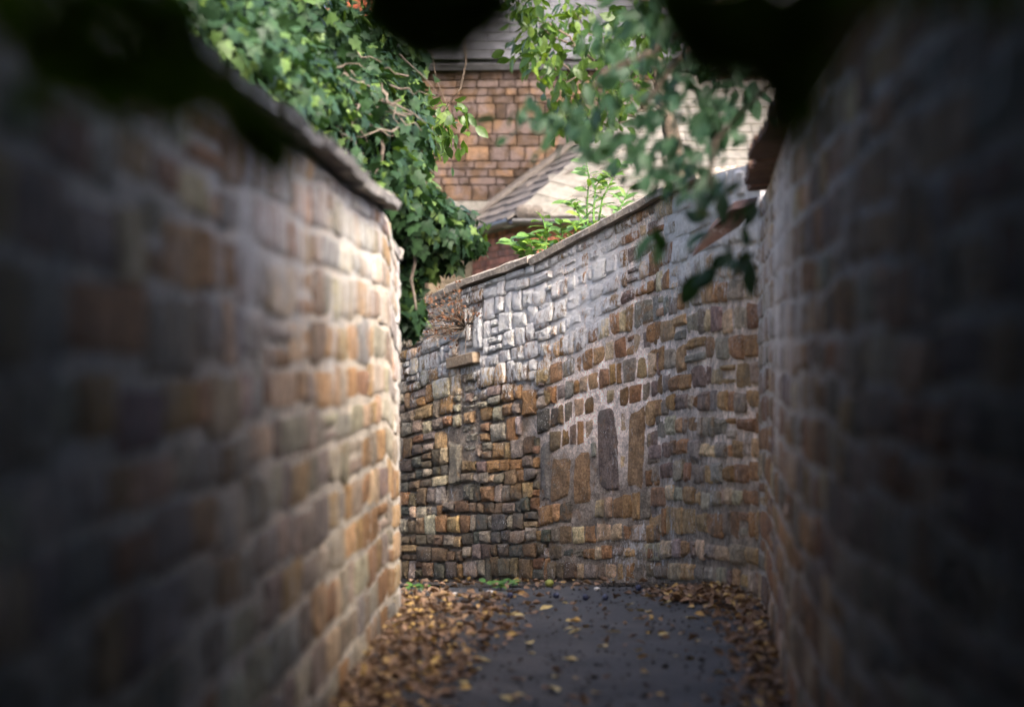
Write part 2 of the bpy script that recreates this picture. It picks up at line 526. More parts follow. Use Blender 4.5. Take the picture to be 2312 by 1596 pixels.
def blob_leaves(blobs, density, size, rg, up=0.35, jit=0.6, inner=0.35, hang=1.0):
    """leaf positions in the shells of ellipsoids (centre, radii); outward-facing, hanging leaves"""
    allp, alln = [], []
    for c, r in blobs:
        c = np.array(c); r = np.array(r)
        area = 4 * math.pi * ((r[0] * r[1]) ** 1.6 / 3 + (r[0] * r[2]) ** 1.6 / 3 + (r[1] * r[2]) ** 1.6 / 3) ** (1 / 1.6)
        n = int(area * density)
        v = rg.normal(size=(n, 3)); v /= np.linalg.norm(v, axis=1, keepdims=True)
        lump = 0.82 + 0.36 * fbm(v[:, 0] * 2.2 + c[0] * 3, v[:, 1] * 2.2 + v[:, 2] * 2.7 + c[1], 5, 3)
        k = lump * (1 - inner * rg.random(n) ** 1.6)
        allp.append(c + v * r * k[:, None])
        nn = v / r; alln.append(nn / np.linalg.norm(nn, axis=1, keepdims=True))
    p = np.concatenate(allp); nrm = np.concatenate(alln)
    n = len(p)
    nrm = nrm + np.array([0, 0, up]) + rg.normal(size=(n, 3)) * jit
    dr = np.array([0, 0, -hang]) + rg.normal(size=(n, 3)) * 0.6 + nrm * 0.25
    sz = size * rg.uniform(0.6, 1.25, n)
    return p, leaf_matrices(p, nrm, dr, sz)

def keep_out(p, A, test):
    k = ~test(p)
    return p[k], A[k]

# ------------------------------------------------------------------ ground and path
def ground_z(x, d):
    z = -0.36 * sstep(13.1, 17.6, d) ** 1.0
    return z

def build_ground():
    me = mesh_data('ground', [(-400, -200, -1.0), (400, -200, -1.0), (400, 1500, -1.0), (-400, 1500, -1.0)], [(0, 1, 2, 3)], M_GROUND)
    tag(link('ground', me), kind='structure')
    xs = np.arange(-7, 2.41, 0.1); ys = np.arange(-6, 20.01, 0.1)
    X, Y = np.meshgrid(xs, ys)
    Z = ground_z(X, Y) + (fbm(X * 1.5, Y * 1.5, 3, 3) - 0.5) * 0.018
    n, m = X.shape
    I = np.arange(n * m).reshape(n, m)
    q = np.stack([I[:-1, :-1], I[:-1, 1:], I[1:, 1:], I[1:, :-1]], -1).reshape(-1, 4)
    me = big_mesh('path', np.stack([X, Y, Z], -1).reshape(-1, 3), [q], M_ASPH)
    tag(link('path', me), kind='structure')
    # dark soil strip along the foot of the back wall
    X, Y = np.meshgrid(np.arange(-4, 1.3, 0.06), np.arange(13.9, 18.6, 0.06))
    Z = ground_z(X, Y) + 0.006 + (fbm(X * 4, Y * 4, 9, 4) - 0.45) * 0.05
    n, m = X.shape
    I = np.arange(n * m).reshape(n, m)
    q = np.stack([I[:-1, :-1], I[:-1, 1:], I[1:, 1:], I[1:, :-1]], -1).reshape(-1, 4)
    me = big_mesh('soil_verge', np.stack([X, Y, Z], -1).reshape(-1, 3), [q], M_SOIL)
    tag(link('soil_verge', me), kind='structure')
build_ground()

# ------------------------------------------------------------------ masonry walls
PAL_IRON = [((.25, .14, .065), 3), ((.20, .115, .06), 3), ((.30, .19, .095), 2), ((.19, .15, .115), 2), ((.24, .19, .14), 1.2),
            ((.17, .12, .095), 1), ((.20, .18, .155), .4), ((.38, .28, .175), 2)]
PAL_GREY = [((.23, .185, .14), 3), ((.27, .22, .165), 3), ((.18, .14, .105), 2), ((.25, .16, .085), 2), ((.20, .17, .145), 1), ((.34, .28, .20), 1.5)]

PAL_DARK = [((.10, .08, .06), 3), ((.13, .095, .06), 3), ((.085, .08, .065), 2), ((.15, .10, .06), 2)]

def pick(pal, rr):
    w = [p[1] for p in pal]
    c = rr.choices([p[0] for p in pal], w)[0]
    k = rr.uniform(1.1, 1.65)
    return np.array([x * k * rr.uniform(.93, 1.07) for x in c])

class Wall:
    def __init__(s, ctrl, side, step=0.03, win=9):
        """ctrl rows: X, d, z_top, z_base.  side +1: alley on the right of travel, -1: on the left"""
        c = np.array(ctrl, float)
        seg = np.hypot(np.diff(c[:, 0]), np.diff(c[:, 1]))
        S = np.concatenate([[0], np.cumsum(seg)])
        s.L = S[-1]
        s.s = np.linspace(0, s.L, int(s.L / step) + 1)
        s.x, s.y, s.zt, s.zb = (np.interp(s.s, S, c[:, k]) for k in range(4))
        k = np.hanning(win + 2)[1:-1]; k /= k.sum(); h = win // 2              # soften the plan's corners a little
        def sm(a):
            pad = np.concatenate([a[0] - (a[h:0:-1] - a[0]), a, a[-1] - (a[-2:-2 - h:-1] - a[-1])])
            return np.convolve(pad, k, 'valid')
        s.x, s.y = sm(s.x), sm(s.y)
        tx, ty = np.gradient(s.x), np.gradient(s.y)
        l = np.hypot(tx, ty); tx /= l; ty /= l
        s.nx, s.ny = (ty * side, -tx * side)
        s.side = side
    def P(s, u, t, out):
        u = np.asarray(u, float); t = np.asarray(t, float); out = np.asarray(out, float)
        i = lambda a: np.interp(u, s.s, a)
        z = i(s.zb) + (i(s.zt) - i(s.zb)) * t
        return np.stack([i(s.x) + i(s.nx) * out, i(s.y) + i(s.ny) * out, z], -1)
    def H(s, u): return np.interp(u, s.s, s.zt) - np.interp(u, s.s, s.zb)
    def s_at_px(s, px, lo=None, hi=None):
        p = px_of(s.x, np.maximum(s.y, 0.2))
        m = np.ones(len(p), bool)
        if lo is not None: m &= s.s >= lo
        if hi is not None: m &= s.s <= hi
        i = np.where(m)[0]
        return s.s[i[np.argmin(np.abs(p[i] - px))]]
    def t_at(s, u, py):
        d = np.interp(u, s.s, s.y)
        z = EYE - (py - 798) / F * d
        zb = np.interp(u, s.s, s.zb)
        return (z - zb) / s.H(u)

def make_stone(w, s0, s1, t0, t1, depth, dome, rr, jit=0.07, base_out=0.0):
    """roughly squared, rough-hewn stone in wall coordinates -> verts, faces"""
    H = float(w.H((s0 + s1) / 2))
    cs, ct = (s0 + s1) / 2, (t0 + t1) / 2
    hw, hh = (s1 - s0) / 2, (t1 - t0) / 2 * H
    m = rr.uniform(-.3, .3)
    k = .8 if jit > .08 else .87
    pts = [(1, -k), (1, m), (1, k), (k, 1), (-m, 1), (-k, 1), (-1, k), (-1, m * .5), (-1, -k), (-k, -1), (m, -1), (k, -1)]
    n = len(pts)
    lean, wedge = rr.uniform(-.07, .07), rr.uniform(-.1, .1)
    P2 = []
    for a, c in pts:
        jj = lambda: 1 + rr.uniform(-jit, jit * .6)
        a *= jj(); c *= jj()
        P2.append((a * hw + lean * c * hh, c * hh * (1 + wedge * a)))
    if rr.random() < .3:                               # a knocked-off corner
        q = rr.choice((2, 5, 8, 11)); r_ = rr.uniform(.72, .9)
        for z in (q, (q + 1) % n): P2[z] = (P2[z][0] * r_, P2[z][1] * r_)
    ts, tt_ = rr.uniform(-.4, .4) * dome, rr.uniform(-.4, .4) * dome
    ins = min(.011 + dome * .3, hw * .4, hh * .4)
    rings = []
    for inset, out in ((0, -.06), (0, depth - dome), (ins, depth - dome * .1), (None, depth + dome * .15)):
        u, t, o = [], [], []
        for (a, c) in P2:
            if inset is None: fa, fc = a * .5, c * .5
            else: fa, fc = a * (1 - inset / hw), c * (1 - inset / hh)
            u.append(cs + fa); t.append(ct + fc / H)
            o.append(out + (0 if out == -.06 else rr.uniform(-.3, .3) * dome + ts * fa / hw + tt_ * fc / hh))
        rings.append(w.P(np.array(u), np.array(t), np.array(o) + base_out))
    V = np.concatenate(rings + [w.P(np.array([cs]), np.array([ct]), np.array([depth + dome * rr.uniform(-.2, .4) + base_out]))])
    Fs = []
    for q in range(3):
        for z in range(n):
            a, b_ = q * n + z, q * n + (z + 1) % n
            Fs.append((a, b_, b_ + n, a + n))
    for z in range(n):
        Fs.append((3 * n + z, 3 * n + (z + 1) % n, 4 * n))
    if w.side > 0: Fs = [f[::-1] for f in Fs]
    return V, Fs

def lay_courses(w, rr, blocks, s_from, s_to, courses, width, gap, bed, rough, splitp):
    stones = []
    t_edges = [0.0]
    while t_edges[-1] < 0.985:
        t_edges.append(t_edges[-1] + rr.uniform(*courses) / float(w.H((s_from + s_to) / 2)))
    t_edges[-1] = 1.0
    if t_edges[-1] - t_edges[-2] < 0.02: t_edges.pop(-2)
    for ci in range(len(t_edges) - 1):
        t0, t1 = t_edges[ci], t_edges[ci + 1]
        u = s_from - rr.uniform(0, .1)
        while u < s_to:
            wd = rr.uniform(*width)
            if rr.random() < .12: wd *= 1.5
            u2 = u + wd
            cs, ct = (u + u2) / 2, (t0 + t1) / 2
            wob = lambda q, uu: (float(fbm(uu * 1.7, q * 9.1, 21, 3)) - .5) * .045 * (1 if 0.02 < q < 0.98 else 0)
            a0, a1 = t0 + wob(t0, cs), t1 + wob(t1, cs)
            ok = True
            us, ue = u, u2
            for (b0, b1, q0, q1) in blocks:
                if a1 > q0 + .005 and a0 < q1 - .005 and ue > b0 and us < b1:
                    if us < b0 < ue and (b0 - us) >= (ue - b1): ue = b0
                    elif us < b1 < ue: us = b1
                    else: ok = False
                    if q1 < a1 and q1 > a0 and not ok and a1 - q1 > .02: a0 = q1; ok = True
            if ok and ue - us > .045:
                split = rr.random() < splitp and (a1 - a0) * float(w.H(cs)) > .1
                parts = [(a0, a1)] if not split else [(a0, a0 + (a1 - a0) * .5), (a0 + (a1 - a0) * .5, a1)]
                for p0, p1 in parts:
                    hj = (p1 - p0) * rough; p0 += rr.uniform(-hj, hj); p1 += rr.uniform(-hj, hj)
                    gt = (bed(cs) if callable(bed) else bed) * rr.uniform(.6, 1.2) / float(w.H(cs)) / 2
                    stones.append((max(us + gap * rr.uniform(.2, .8), 0), min(ue - gap * rr.uniform(.2, .8), w.L), p0 + gt, min(p1 - gt, .998), None))
            u = u2
    return stones

def lay_wall(w, root, s_from, s_to, courses, width, pal, depth_f, lime_f, rr, mat, mortar_f, mortar_col_f, cell=0.03,
             blocks=(), extra=(), thick=0.38, nparts=300, gap=0.016, bed=0.03, rough=.1, dvar=1.0, mn=.018, splitp=.2, zones=None, bright=1.0, dome=(.008, .02), jit=0.07):
    stones = []
    for z_ in (zones or [{}]):
        Z = dict(s_from=s_from, s_to=s_to, courses=courses, width=width, gap=gap, bed=bed, rough=rough, splitp=splitp); Z.update(z_)
        stones += lay_courses(w, rr, blocks, **Z)
    stones += list(extra)
    built = []
    for st in stones:
        s0, s1, t0, t1, spec = st
        cs, ct = (s0 + s1) / 2, (t0 + t1) / 2
        dp = depth_f(cs, ct) + rr.uniform(-.006, .009) * dvar
        dm = rr.uniform(*dome)
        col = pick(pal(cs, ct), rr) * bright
        kw = {}
        if spec:
            dp = spec.get('depth', dp); dm = spec.get('dome', dm); kw = spec.get('kw', {})
            if 'col' in spec: col = np.array(spec['col']) * rr.uniform(.88, 1.12)
        V, Fs = make_stone(w, s0, s1, t0, t1, dp, dm, rr, jit=kw.get('jit', jit))
        c3 = w.P(cs, ct, 0)
        px = px_of(c3[0], max(c3[1], .2)); py = 798 - (c3[2] - EYE) / max(c3[1], .2) * F
        nx = np.interp(cs, w.s, w.nx); ny = np.interp(cs, w.s, w.ny)
        vis = -(nx * c3[0] + ny * c3[1]) / math.hypot(c3[0], c3[1])
        sc_ = (s1 - s0) * (t1 - t0) * max(vis, 0) / max(c3[1], .2) ** 2 if (-20 < px < 2332 and -20 < py < 1616 and c3[1] > 1) else -1
        if spec: sc_ *= 5
        lm = spec.get('lime') if spec and 'lime' in spec else None
        uu = np.full(len(V), cs)
        tt = (V[:, 2] - np.interp(cs, w.s, w.zb)) / float(w.H(cs))
        lime = np.full(len(V), lm) if lm is not None else lime_f(uu, tt)
        built.append((sc_, V, Fs, np.tile(col, (len(V), 1)), lime, (spec or {}).get('name', 'stone')))
    built.sort(key=lambda q: -q[0])
    RV, RF, RC, RL = [], [], [], []
    off = 0
    for i, (sc_, V, Fs, C, Lm, nm) in enumerate(built):
        if i < nparts and sc_ > 0:
            me_ = mesh_data(nm, V, Fs, mat, True, C, Lm); me_.set_sharp_from_angle(angle=R(26)); link(nm, me_, root)
        else:
            RV.append(V); RF += [tuple(k + off for k in f) for f in Fs]; RC.append(C); RL.append(Lm); off += len(V)
    if RV:
        me_ = mesh_data('stonework', np.concatenate(RV), RF, mat, True, np.concatenate(RC), np.concatenate(RL)); me_.set_sharp_from_angle(angle=R(26))
        o = link('stonework', me_, root)
        o['kind'] = 'stuff'
    # mortar core: displaced front, flat top, back
    ns = int(w.L / cell) + 1; ntt = int(float(w.H(w.L / 2)) / cell) + 1
    U, T = np.meshgrid(np.linspace(0, w.L, ns), np.linspace(-.12, 1, ntt))
    out = mortar_f(U, T)
    Hm = w.H(U)
    out = out + (fbm(U * 9, T * Hm * 9, 4, 4) - .5) * mn + (fbm(U * 40, T * Hm * 40, 8, 2) - .5) * .008
    Fp = w.P(U, T, out)
    C = mortar_col_f(U, T); Lm = lime_f(U, T) + 0.08
    n, m = U.shape
    I = np.arange(n * m).reshape(n, m)
    q = np.stack([I[:-1, :-1], I[:-1, 1:], I[1:, 1:], I[1:, :-1]], -1).reshape(-1, 4)
    Bk = w.P(U[[0, -1]], T[[0, -1]], np.full((2, m), -thick)).reshape(-1, 3)
    J = n * m + np.arange(2 * m).reshape(2, m)
    qb = np.stack([J[0, 1:], J[0, :-1], J[1, :-1], J[1, 1:]], -1)
    qt = np.stack([I[-1, :-1], I[-1, 1:], J[1, 1:], J[1, :-1]], -1)
    ends = np.array([[I[0, 0], I[-1, 0], J[1, 0], J[0, 0]], [I[-1, -1], I[0, -1], J[0, -1], J[1, -1]]])
    polys = np.concatenate([q, qb, qt, ends])
    if w.side > 0: polys = polys[:, ::-1] if False else polys
    else: polys = polys[:, ::-1]
    V = np.concatenate([Fp.reshape(-1, 3), Bk])
    Cc = np.concatenate([C.reshape(-1, 3), np.tile(np.array([.2, .17, .14]), (2 * m, 1))])
    Ll = np.concatenate([Lm.ravel(), np.zeros(2 * m)])
    return link('mortar', mesh_data('mortar', V, polys.tolist(), mat, True, Cc, Ll), root)

def blend_cols(a, b_, k):
    return np.array(a) * (1 - k[..., None]) + np.array(b_) * k[..., None]

def coping(w, root, s0, s1, piece, z_off, thick, over, depth, mat, name, rr, tilt=0.0, jit=0.012, drop_end=None):
    """slabs laid along the top; each follows the wall's plan and top line"""
    u = s0
    while u < s1 - .05:
        u2 = min(u + piece * rr.uniform(.8, 1.2), s1)
        n = max(2, int((u2 - u) / .12) + 1)
        us = np.linspace(u + .006, u2 - .006, n)
        zj = rr.uniform(-jit, jit) ; oj = rr.uniform(-jit, jit) * 1.5; tl = tilt + rr.uniform(-.06, .06)
        V = []
        for k, uu in enumerate(us):
            base = w.P(uu, 1.0, 0)
            nx, ny = np.interp(uu, w.s, w.nx), np.interp(uu, w.s, w.ny)
            r = [rr.uniform(-.006, .006) for _ in range(8)]
            prof = [(over + oj + r[0], z_off + r[1]), (over + oj + .006 + r[2], z_off + thick * .75 + r[3]), (over + oj - .015 + r[4], z_off + thick + r[5]),
                    (over - depth * .5, z_off + thick + depth * .5 * tl + r[6]), (over - depth, z_off + thick + depth * tl * .6), (over - depth, z_off + depth * tl * .3)]
            for o_, z_ in prof:
                V.append((base[0] + nx * o_, base[1] + ny * o_, base[2] + z_ + zj))
        Fs = []
        for k in range(n - 1):
            for j in range(6):
                a, b_ = k * 6 + j, k * 6 + (j + 1) % 6
                Fs.append((a, b_, b_ + 6, a + 6))
        Fs += [tuple(range(5, -1, -1)), tuple((n - 1) * 6 + j for j in range(6))]
        if w.side < 0: Fs = [f[::-1] for f in Fs]
        link(name, mesh_data(name, V, Fs, mat, False), root)
        u = u2

# ---- left wall
zt = EYE + .66
LEFT = Wall([(-.80, -5, zt, 0), (-.80, 3, zt, 0), (-.775, 4, zt, 0), (-.74, 6, zt, 0), (-.666, 8.96, zt, 0), (-.603, 11.05, zt, 0),
             (-.590, 11.45, zt - .03, 0), (-.58, 11.7, zt - .16, 0), (-.572, 12.05, zt - .2, 0), (-.585, 12.4, zt - .2, 0), (-.66, 12.75, zt - .15, 0), (-.95, 13.0, zt - .1, 0),
             (-2.2, 13.3, zt - .1, -.02), (-5, 13.6, zt - .1, -.02)], 1)
left_root = thing('stone_wall', (-.75, 6, 0), 'left-hand rubble stone wall with slab coping running along the path to a rounded end', 'wall', 'stone walls of the alley')
rr = random.Random(11)
def pal_left(u, t):
    return PAL_IRON if fbm(u * .8, t * 3, 40, 2) > .58 else PAL_GREY
def lime_left(u, t):
    y = np.interp(u, LEFT.s, LEFT.y)
    band = .36 * sstep(.5, .85, t) * sstep(5, 7, y) * (1 - sstep(9.6, 10.8, y) * .45)
    return .22 + band + .28 * sstep(11.6, 12.0, y) + (fbm(u * 1.3, np.asarray(t) * 2.4, 51, 3) - .5) * .5
lay_wall(LEFT, left_root, 0, LEFT.L, (.125, .19), (.16, .55), pal_left, lambda u, t: .012, lime_left, rr, M_NEAR,
         lambda U, T: .005 + .010 * (fbm(U * 2, T * 4, 60, 2) - .5), lambda U, T: blend_cols((.62, .53, .42), (.42, .37, .31), fbm(U * 1.5, T * 3, 61, 3)),
         cell=.03, gap=.006, bed=.034, dome=(.002, .006), bright=1.0, dvar=.5, rough=.05, mn=.009, splitp=.05)
coping(LEFT, left_root, .5, float(LEFT.s_at_px(862, 14.5, 17.0)), .52, .0, .045, .075, .42, M_COPE_L, 'coping_slab', rr, .22, .014)
coping(LEFT, left_root, float(LEFT.s[np.argmin(np.abs(LEFT.y - 11.72))]), float(LEFT.s[np.argmin(np.abs(LEFT.y - 12.42))]), .3, -.0, .06, .01, .3, M_COPE_L, 'coping_slab', rr, .1, .02)

# ---- near right wall
zt2 = EYE + .84
RIGHT = Wall([(.80, -5, zt2, 0), (.76, 0, zt2, 0), (.80, 4, zt2, 0), (.87, 6, zt2, 0), (1.035, 8.96, zt2, 0), (1.27, 11.9, zt2, 0),
              (1.29, 12.25, zt2 - .02, .02), (1.29, 12.6, zt2 - .06, .02)], -1)
right_root = thing('stone_wall', (1.0, 6, 0), 'shadowed right-hand stone wall closest to the camera with overhanging brown tile coping', 'wall', 'stone walls of the alley')
rr = random.Random(23)
def lime_glow_right(u, t):
    y = np.interp(u, RIGHT.s, RIGHT.y)
    return .12 + .6 * sstep(.2, .7, t) * sstep(7.2, 9, y) + (fbm(np.asarray(u) * 1.1, np.asarray(t) * 2.1, 71, 3) - .5) * .6  # cool light on the far stretch is painted in as extra lime
lay_wall(RIGHT, right_root, 0, RIGHT.L, (.12, .18), (.15, .5), lambda u, t: PAL_GREY if fbm(u * .9, t * 3, 44, 2) > .5 else PAL_IRON, lambda u, t: .008, lime_glow_right, rr, M_NEAR,
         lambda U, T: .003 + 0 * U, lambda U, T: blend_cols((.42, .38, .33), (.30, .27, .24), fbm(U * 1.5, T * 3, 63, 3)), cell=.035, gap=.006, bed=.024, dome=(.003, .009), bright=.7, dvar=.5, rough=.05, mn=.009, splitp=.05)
coping(RIGHT, right_root, .5, float(RIGHT.s[np.argmin(np.abs(RIGHT.y - 12.2))]), .42, 0, .04, .11, .5, M_TILE, 'coping_tile', rr, .25, .012)
# the last tile has slipped: a pointed slab leaning down at the broken end
p = [at(1563, 580, 12.42), at(1604, 520, 12.34), at(1652, 474, 12.2), at(1706, 462, 12.15), at(1668, 512, 12.25)]
V = [q for q in p] + [q + Vector((.02, .06, .045)) for q in p]
Fs = [(0, 1, 2, 3, 4), (9, 8, 7, 6, 5)] + [(i, (i + 1) % 5 + 0, (i + 1) % 5 + 5, i + 5) for i in range(5)]
o = link('coping_tile', mesh_data('coping_tile', V, Fs, M_TILE, False), right_root)
o['label'] = 'slipped pointed coping tile at the broken end'

# ---- back wall (sections B and A of the bend)
def ctrl_px(px, d, ptop, pbase):
    a, b_ = at(px, ptop, d), at(px, pbase, d)
    return (a.x, d, a.z, b_.z)
c0 = list(ctrl_px(1716, 12.62, 366, 1345))
BACK = Wall([tuple(c0), ctrl_px(1655, 13.08, 381, 1328), ctrl_px(1615, 13.48, 393, 1320), ctrl_px(1580, 13.87, 405, 1316), ctrl_px(1535, 14.35, 428, 1312), ctrl_px(1482, 15.0, 455, 1312),
             ctrl_px(1330, 15.55, 533, 1312), ctrl_px(1226, 15.95, 590, 1310), ctrl_px(1040, 16.75, 655, 1306), ctrl_px(950, 17.2, 695, 1304), ctrl_px(900, 17.5, 716, 1303),
             ctrl_px(760, 18.2, 740, 1300), ctrl_px(300, 19.0, 745, 1290)], -1, .02, 15)
back_root = thing('stone_wall', (.3, 15.6, -.1), 'patched ironstone wall at the bend with limewash patches, a small lintel and a stepped-down coping', 'wall', 'stone walls of the alley')
rr = random.Random(37)
s_cr = float(BACK.s_at_px(1482))
def bpx(u):
    return px_of(np.interp(u, BACK.s, BACK.x), np.interp(u, BACK.s, BACK.y))
def rect(x0, y0, x1, y1):
    """picture rectangle on the back wall -> wall coordinates (s0, s1, t0, t1)"""
    sa, sb = float(BACK.s_at_px(x1)), float(BACK.s_at_px(x0))
    sm = (sa + sb) / 2
    return sa, sb, float(BACK.t_at(sm, y1)), float(BACK.t_at(sm, y0))
blocks, extra = [], []
def special(x0, y0, x1, y1, **kw):
    r = rect(x0, y0, x1, y1)
    blocks.append((r[0] - .012, r[1] + .012, r[2] - .004, r[3] + .004))
    extra.append((*r, kw))
purple = (.13, .095, .095)
special(1350, 915, 1396, 1104, col=(.20, .15, .125), depth=.004, dome=.01, lime=.12, kw=dict(jit=.11))
special(1414, 925, 1456, 1104, col=(.30, .19, .105), depth=.005, dome=.01, lime=.1, kw=dict(jit=.11))
special(1292, 1022, 1334, 1138, col=(.30, .18, .095), depth=.008, dome=.01, lime=.1, kw=dict(sq=5))
special(1242, 1032, 1286, 1128, col=(.27, .17, .095), depth=.008, dome=.01, lime=.1, kw=dict(sq=5))
special(1218, 1000, 1238, 1130, col=(.2, .18, .16), depth=.008, dome=.02, lime=0)
special(1016, 1000, 1040, 1095, col=(.16, .14, .11), depth=.02, dome=.02, lime=.0, kw=dict(sq=5))
special(1068, 702, 1092, 788, col=(.55, .55, .54), depth=.022, dome=.012, lime=.75, kw=dict(sq=6))
special(1180, 880, 1212, 940, col=(.25, .14, .065), depth=.014, dome=.02)
yy = 842
for k in range(8):                                  # the pale infill stones under the lintel
    h = rr.uniform(17, 25)
    special(1042 + rr.uniform(-2, 3), yy, 1074 + rr.uniform(-3, 4), yy + h, col=(.40, .35, .27), depth=-.012 + rr.uniform(-.008, .012), dome=.03, lime=.1, kw=dict(jit=.14, sq=2.6))
    yy += h + 1
r = rect(1036, 786, 1084, 842); blocks.append(r)
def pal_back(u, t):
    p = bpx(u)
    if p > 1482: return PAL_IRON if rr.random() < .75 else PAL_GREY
    if p < 1300 and fbm(u * 2, t * 5, 14, 3) + .5 * (.42 - t) > .5 and rr.random() < .7: return PAL_DARK  # darker stone low at left, also painting in the bottom's dimmer light
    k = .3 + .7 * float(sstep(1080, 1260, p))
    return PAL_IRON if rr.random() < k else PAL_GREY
def deep(u):
    """how far the joints are raked out: flush at the right, open rubble at the left"""
    return 1 - sstep(1180, 1290, bpx(u))
def lime_back(u, t):
    p = bpx(u); t = np.asarray(t, float)
    z = .50 * np.exp(-((p - 1120) / 150) ** 2) * sstep(.5, .8, t)
    z = z + .45 * np.exp(-((p - 1330) / 130) ** 2) * sstep(.58, .85, t)
    z = z + .6 * sstep(1490, 1530, p) * sstep(.62, .88, t)  # limewash here, raised to paint in more light on the bend's top
    z = z + .24 * (1 - sstep(1000, 1060, p)) * sstep(.55, .9, t)
    z = z + .22 * np.exp(-((p - 1420) / 60) ** 2) * np.exp(-((t - .1) / .1) ** 2)
    return .12 + z * 1.45 + (fbm(np.asarray(u) * 2.1, t * 4.4, 81, 3) - .5) * .38
def mcol_back(U, T):
    p = bpx(U)
    c = blend_cols((.30, .24, .185), (.80, .66, .56), sstep(1150, 1270, p) * sstep(.16, .5, T + (fbm(U * 3, T * 6, 5, 3) - .5) * .4))
    c = c * (1 - (sstep(1490, 1540, p) * .12)[..., None])
    return c * (.5 + 1.0 * fbm(U * 5, T * 12, 90, 4))[..., None]
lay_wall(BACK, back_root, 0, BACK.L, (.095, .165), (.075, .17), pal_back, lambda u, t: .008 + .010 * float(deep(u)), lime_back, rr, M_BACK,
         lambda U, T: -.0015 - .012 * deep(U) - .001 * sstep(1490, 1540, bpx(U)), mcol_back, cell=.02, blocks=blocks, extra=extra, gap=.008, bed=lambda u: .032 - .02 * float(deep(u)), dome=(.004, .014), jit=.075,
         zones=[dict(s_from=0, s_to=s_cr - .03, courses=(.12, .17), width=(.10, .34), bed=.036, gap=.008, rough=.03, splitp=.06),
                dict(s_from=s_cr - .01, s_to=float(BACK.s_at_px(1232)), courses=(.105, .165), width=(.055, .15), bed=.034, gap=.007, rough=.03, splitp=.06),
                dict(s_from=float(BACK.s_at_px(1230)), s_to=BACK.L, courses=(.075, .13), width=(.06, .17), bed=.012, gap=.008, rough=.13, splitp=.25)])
s_c = float(BACK.s_at_px(1592))
coping(BACK, back_root, s_c, float(BACK.L) - .1, .85, -.002, .055, .05, .42, M_COPE, 'coping_stone', rr, .06, .009)
# lintel over the blocked hole
u0, u1 = float(BACK.s_at_px(1081)), float(BACK.s_at_px(1018))
ta, tb = float(BACK.t_at(u0, 806)), float(BACK.t_at(u1, 822))
A0, A1 = Vector(BACK.P(u0, ta, -.02)), Vector(BACK.P(u1, tb, -.02))
xd = (A1 - A0); Ln = xd.length; xd.normalize()
yd = Vector((np.interp(u0, BACK.s, BACK.nx), np.interp(u0, BACK.s, BACK.ny), 0)); zd = xd.cross(yd).normalized(); yd = zd.cross(xd)
if zd.z < 0: zd = -zd; yd = -yd
V, Fs = rough_box(Ln, .14, .075, .006, .015)
M = frame_matrix((A0 + A1) / 2, xd, yd, zd)
place('lintel', mesh_data('lintel', V, Fs, M_OAK, False), back_root, M)

# ------------------------------------------------------------------ ironstone house and its lean-to
HD = 27.35
house = thing('ironstone_house', (.5, HD, -1), 'tall brown ironstone house of squared blocks under a grey slate roof', 'house')
hx0, hx1, hz1 = -1.6, 4.2, 4.62
core = Bag()
V, Fs = rough_box(hx1 - hx0, 6, hz1 + 1.0, .01)
core.add(([Vector(v) + Vector(((hx0 + hx1) / 2, HD + 3.02, (hz1 - 1.0) / 2)) for v in V], Fs))
core.obj('wall', M_JOINT, house, False)
rr = random.Random(5)
blk = [mesh_data('block', *rough_box(1, 1, 1, .05, .012, rr), M_BLOCK, False) for _ in range(8)]
z = 2.50
string_z = EYE - (467 - 798) / F * HD
z = string_z + .06
row = 0
while z < hz1 - .02:
    h = rr.choice([.09, .13, .15, .17, .18, .2])
    h = min(h, hz1 - z)
    x = hx0 + rr.uniform(0, .2)
    while x < hx1 - .05:
        wd = min(rr.uniform(.12, .32), hx1 - x)
        hh = h
        M = Matrix.Translation((x + wd / 2, HD - .01 + rr.uniform(-.008, .006), z + hh / 2)) @ Matrix.Rotation(rr.uniform(-.01, .01), 4, 'Y') @ Matrix.Diagonal((wd - .014, .1, hh - .013, 1))
        if x < 2.3: place('block', blk[rr.randrange(8)], house, M)
        x += wd
    z += h
    row += 1
# string course and cream ashlar below it
def box_part(name, x0, x1, y0, y1, z0, z1, mat, root, bev=.008, jit=.004):
    V, Fs = rough_box(x1 - x0, y1 - y0, z1 - z0, bev, jit)
    c_ = Vector(((x0 + x1) / 2, (y0 + y1) / 2, (z0 + z1) / 2))
    return link(name, mesh_data(name, [Vector(v) + c_ for v in V], Fs, mat, False), root)
xl = at(968, 0, HD).x; xr_ = at(1060, 0, HD).x
for k, (xa, xb) in enumerate(((hx0, -.98), (-.976, xr_ + .3))):
    box_part('string_course', xa, xb, HD - .1, HD + .05, string_z - .055, string_z + .055, M_LEDGE, house)
zc = string_z - .06
for k, h in enumerate((.42, .38, .36, .4, .4, .4)):
    box_part('cream_block', xl, xl + .55, HD - .04, HD + .06, zc - h + .006, zc, M_CREAM, house)
    zc -= h
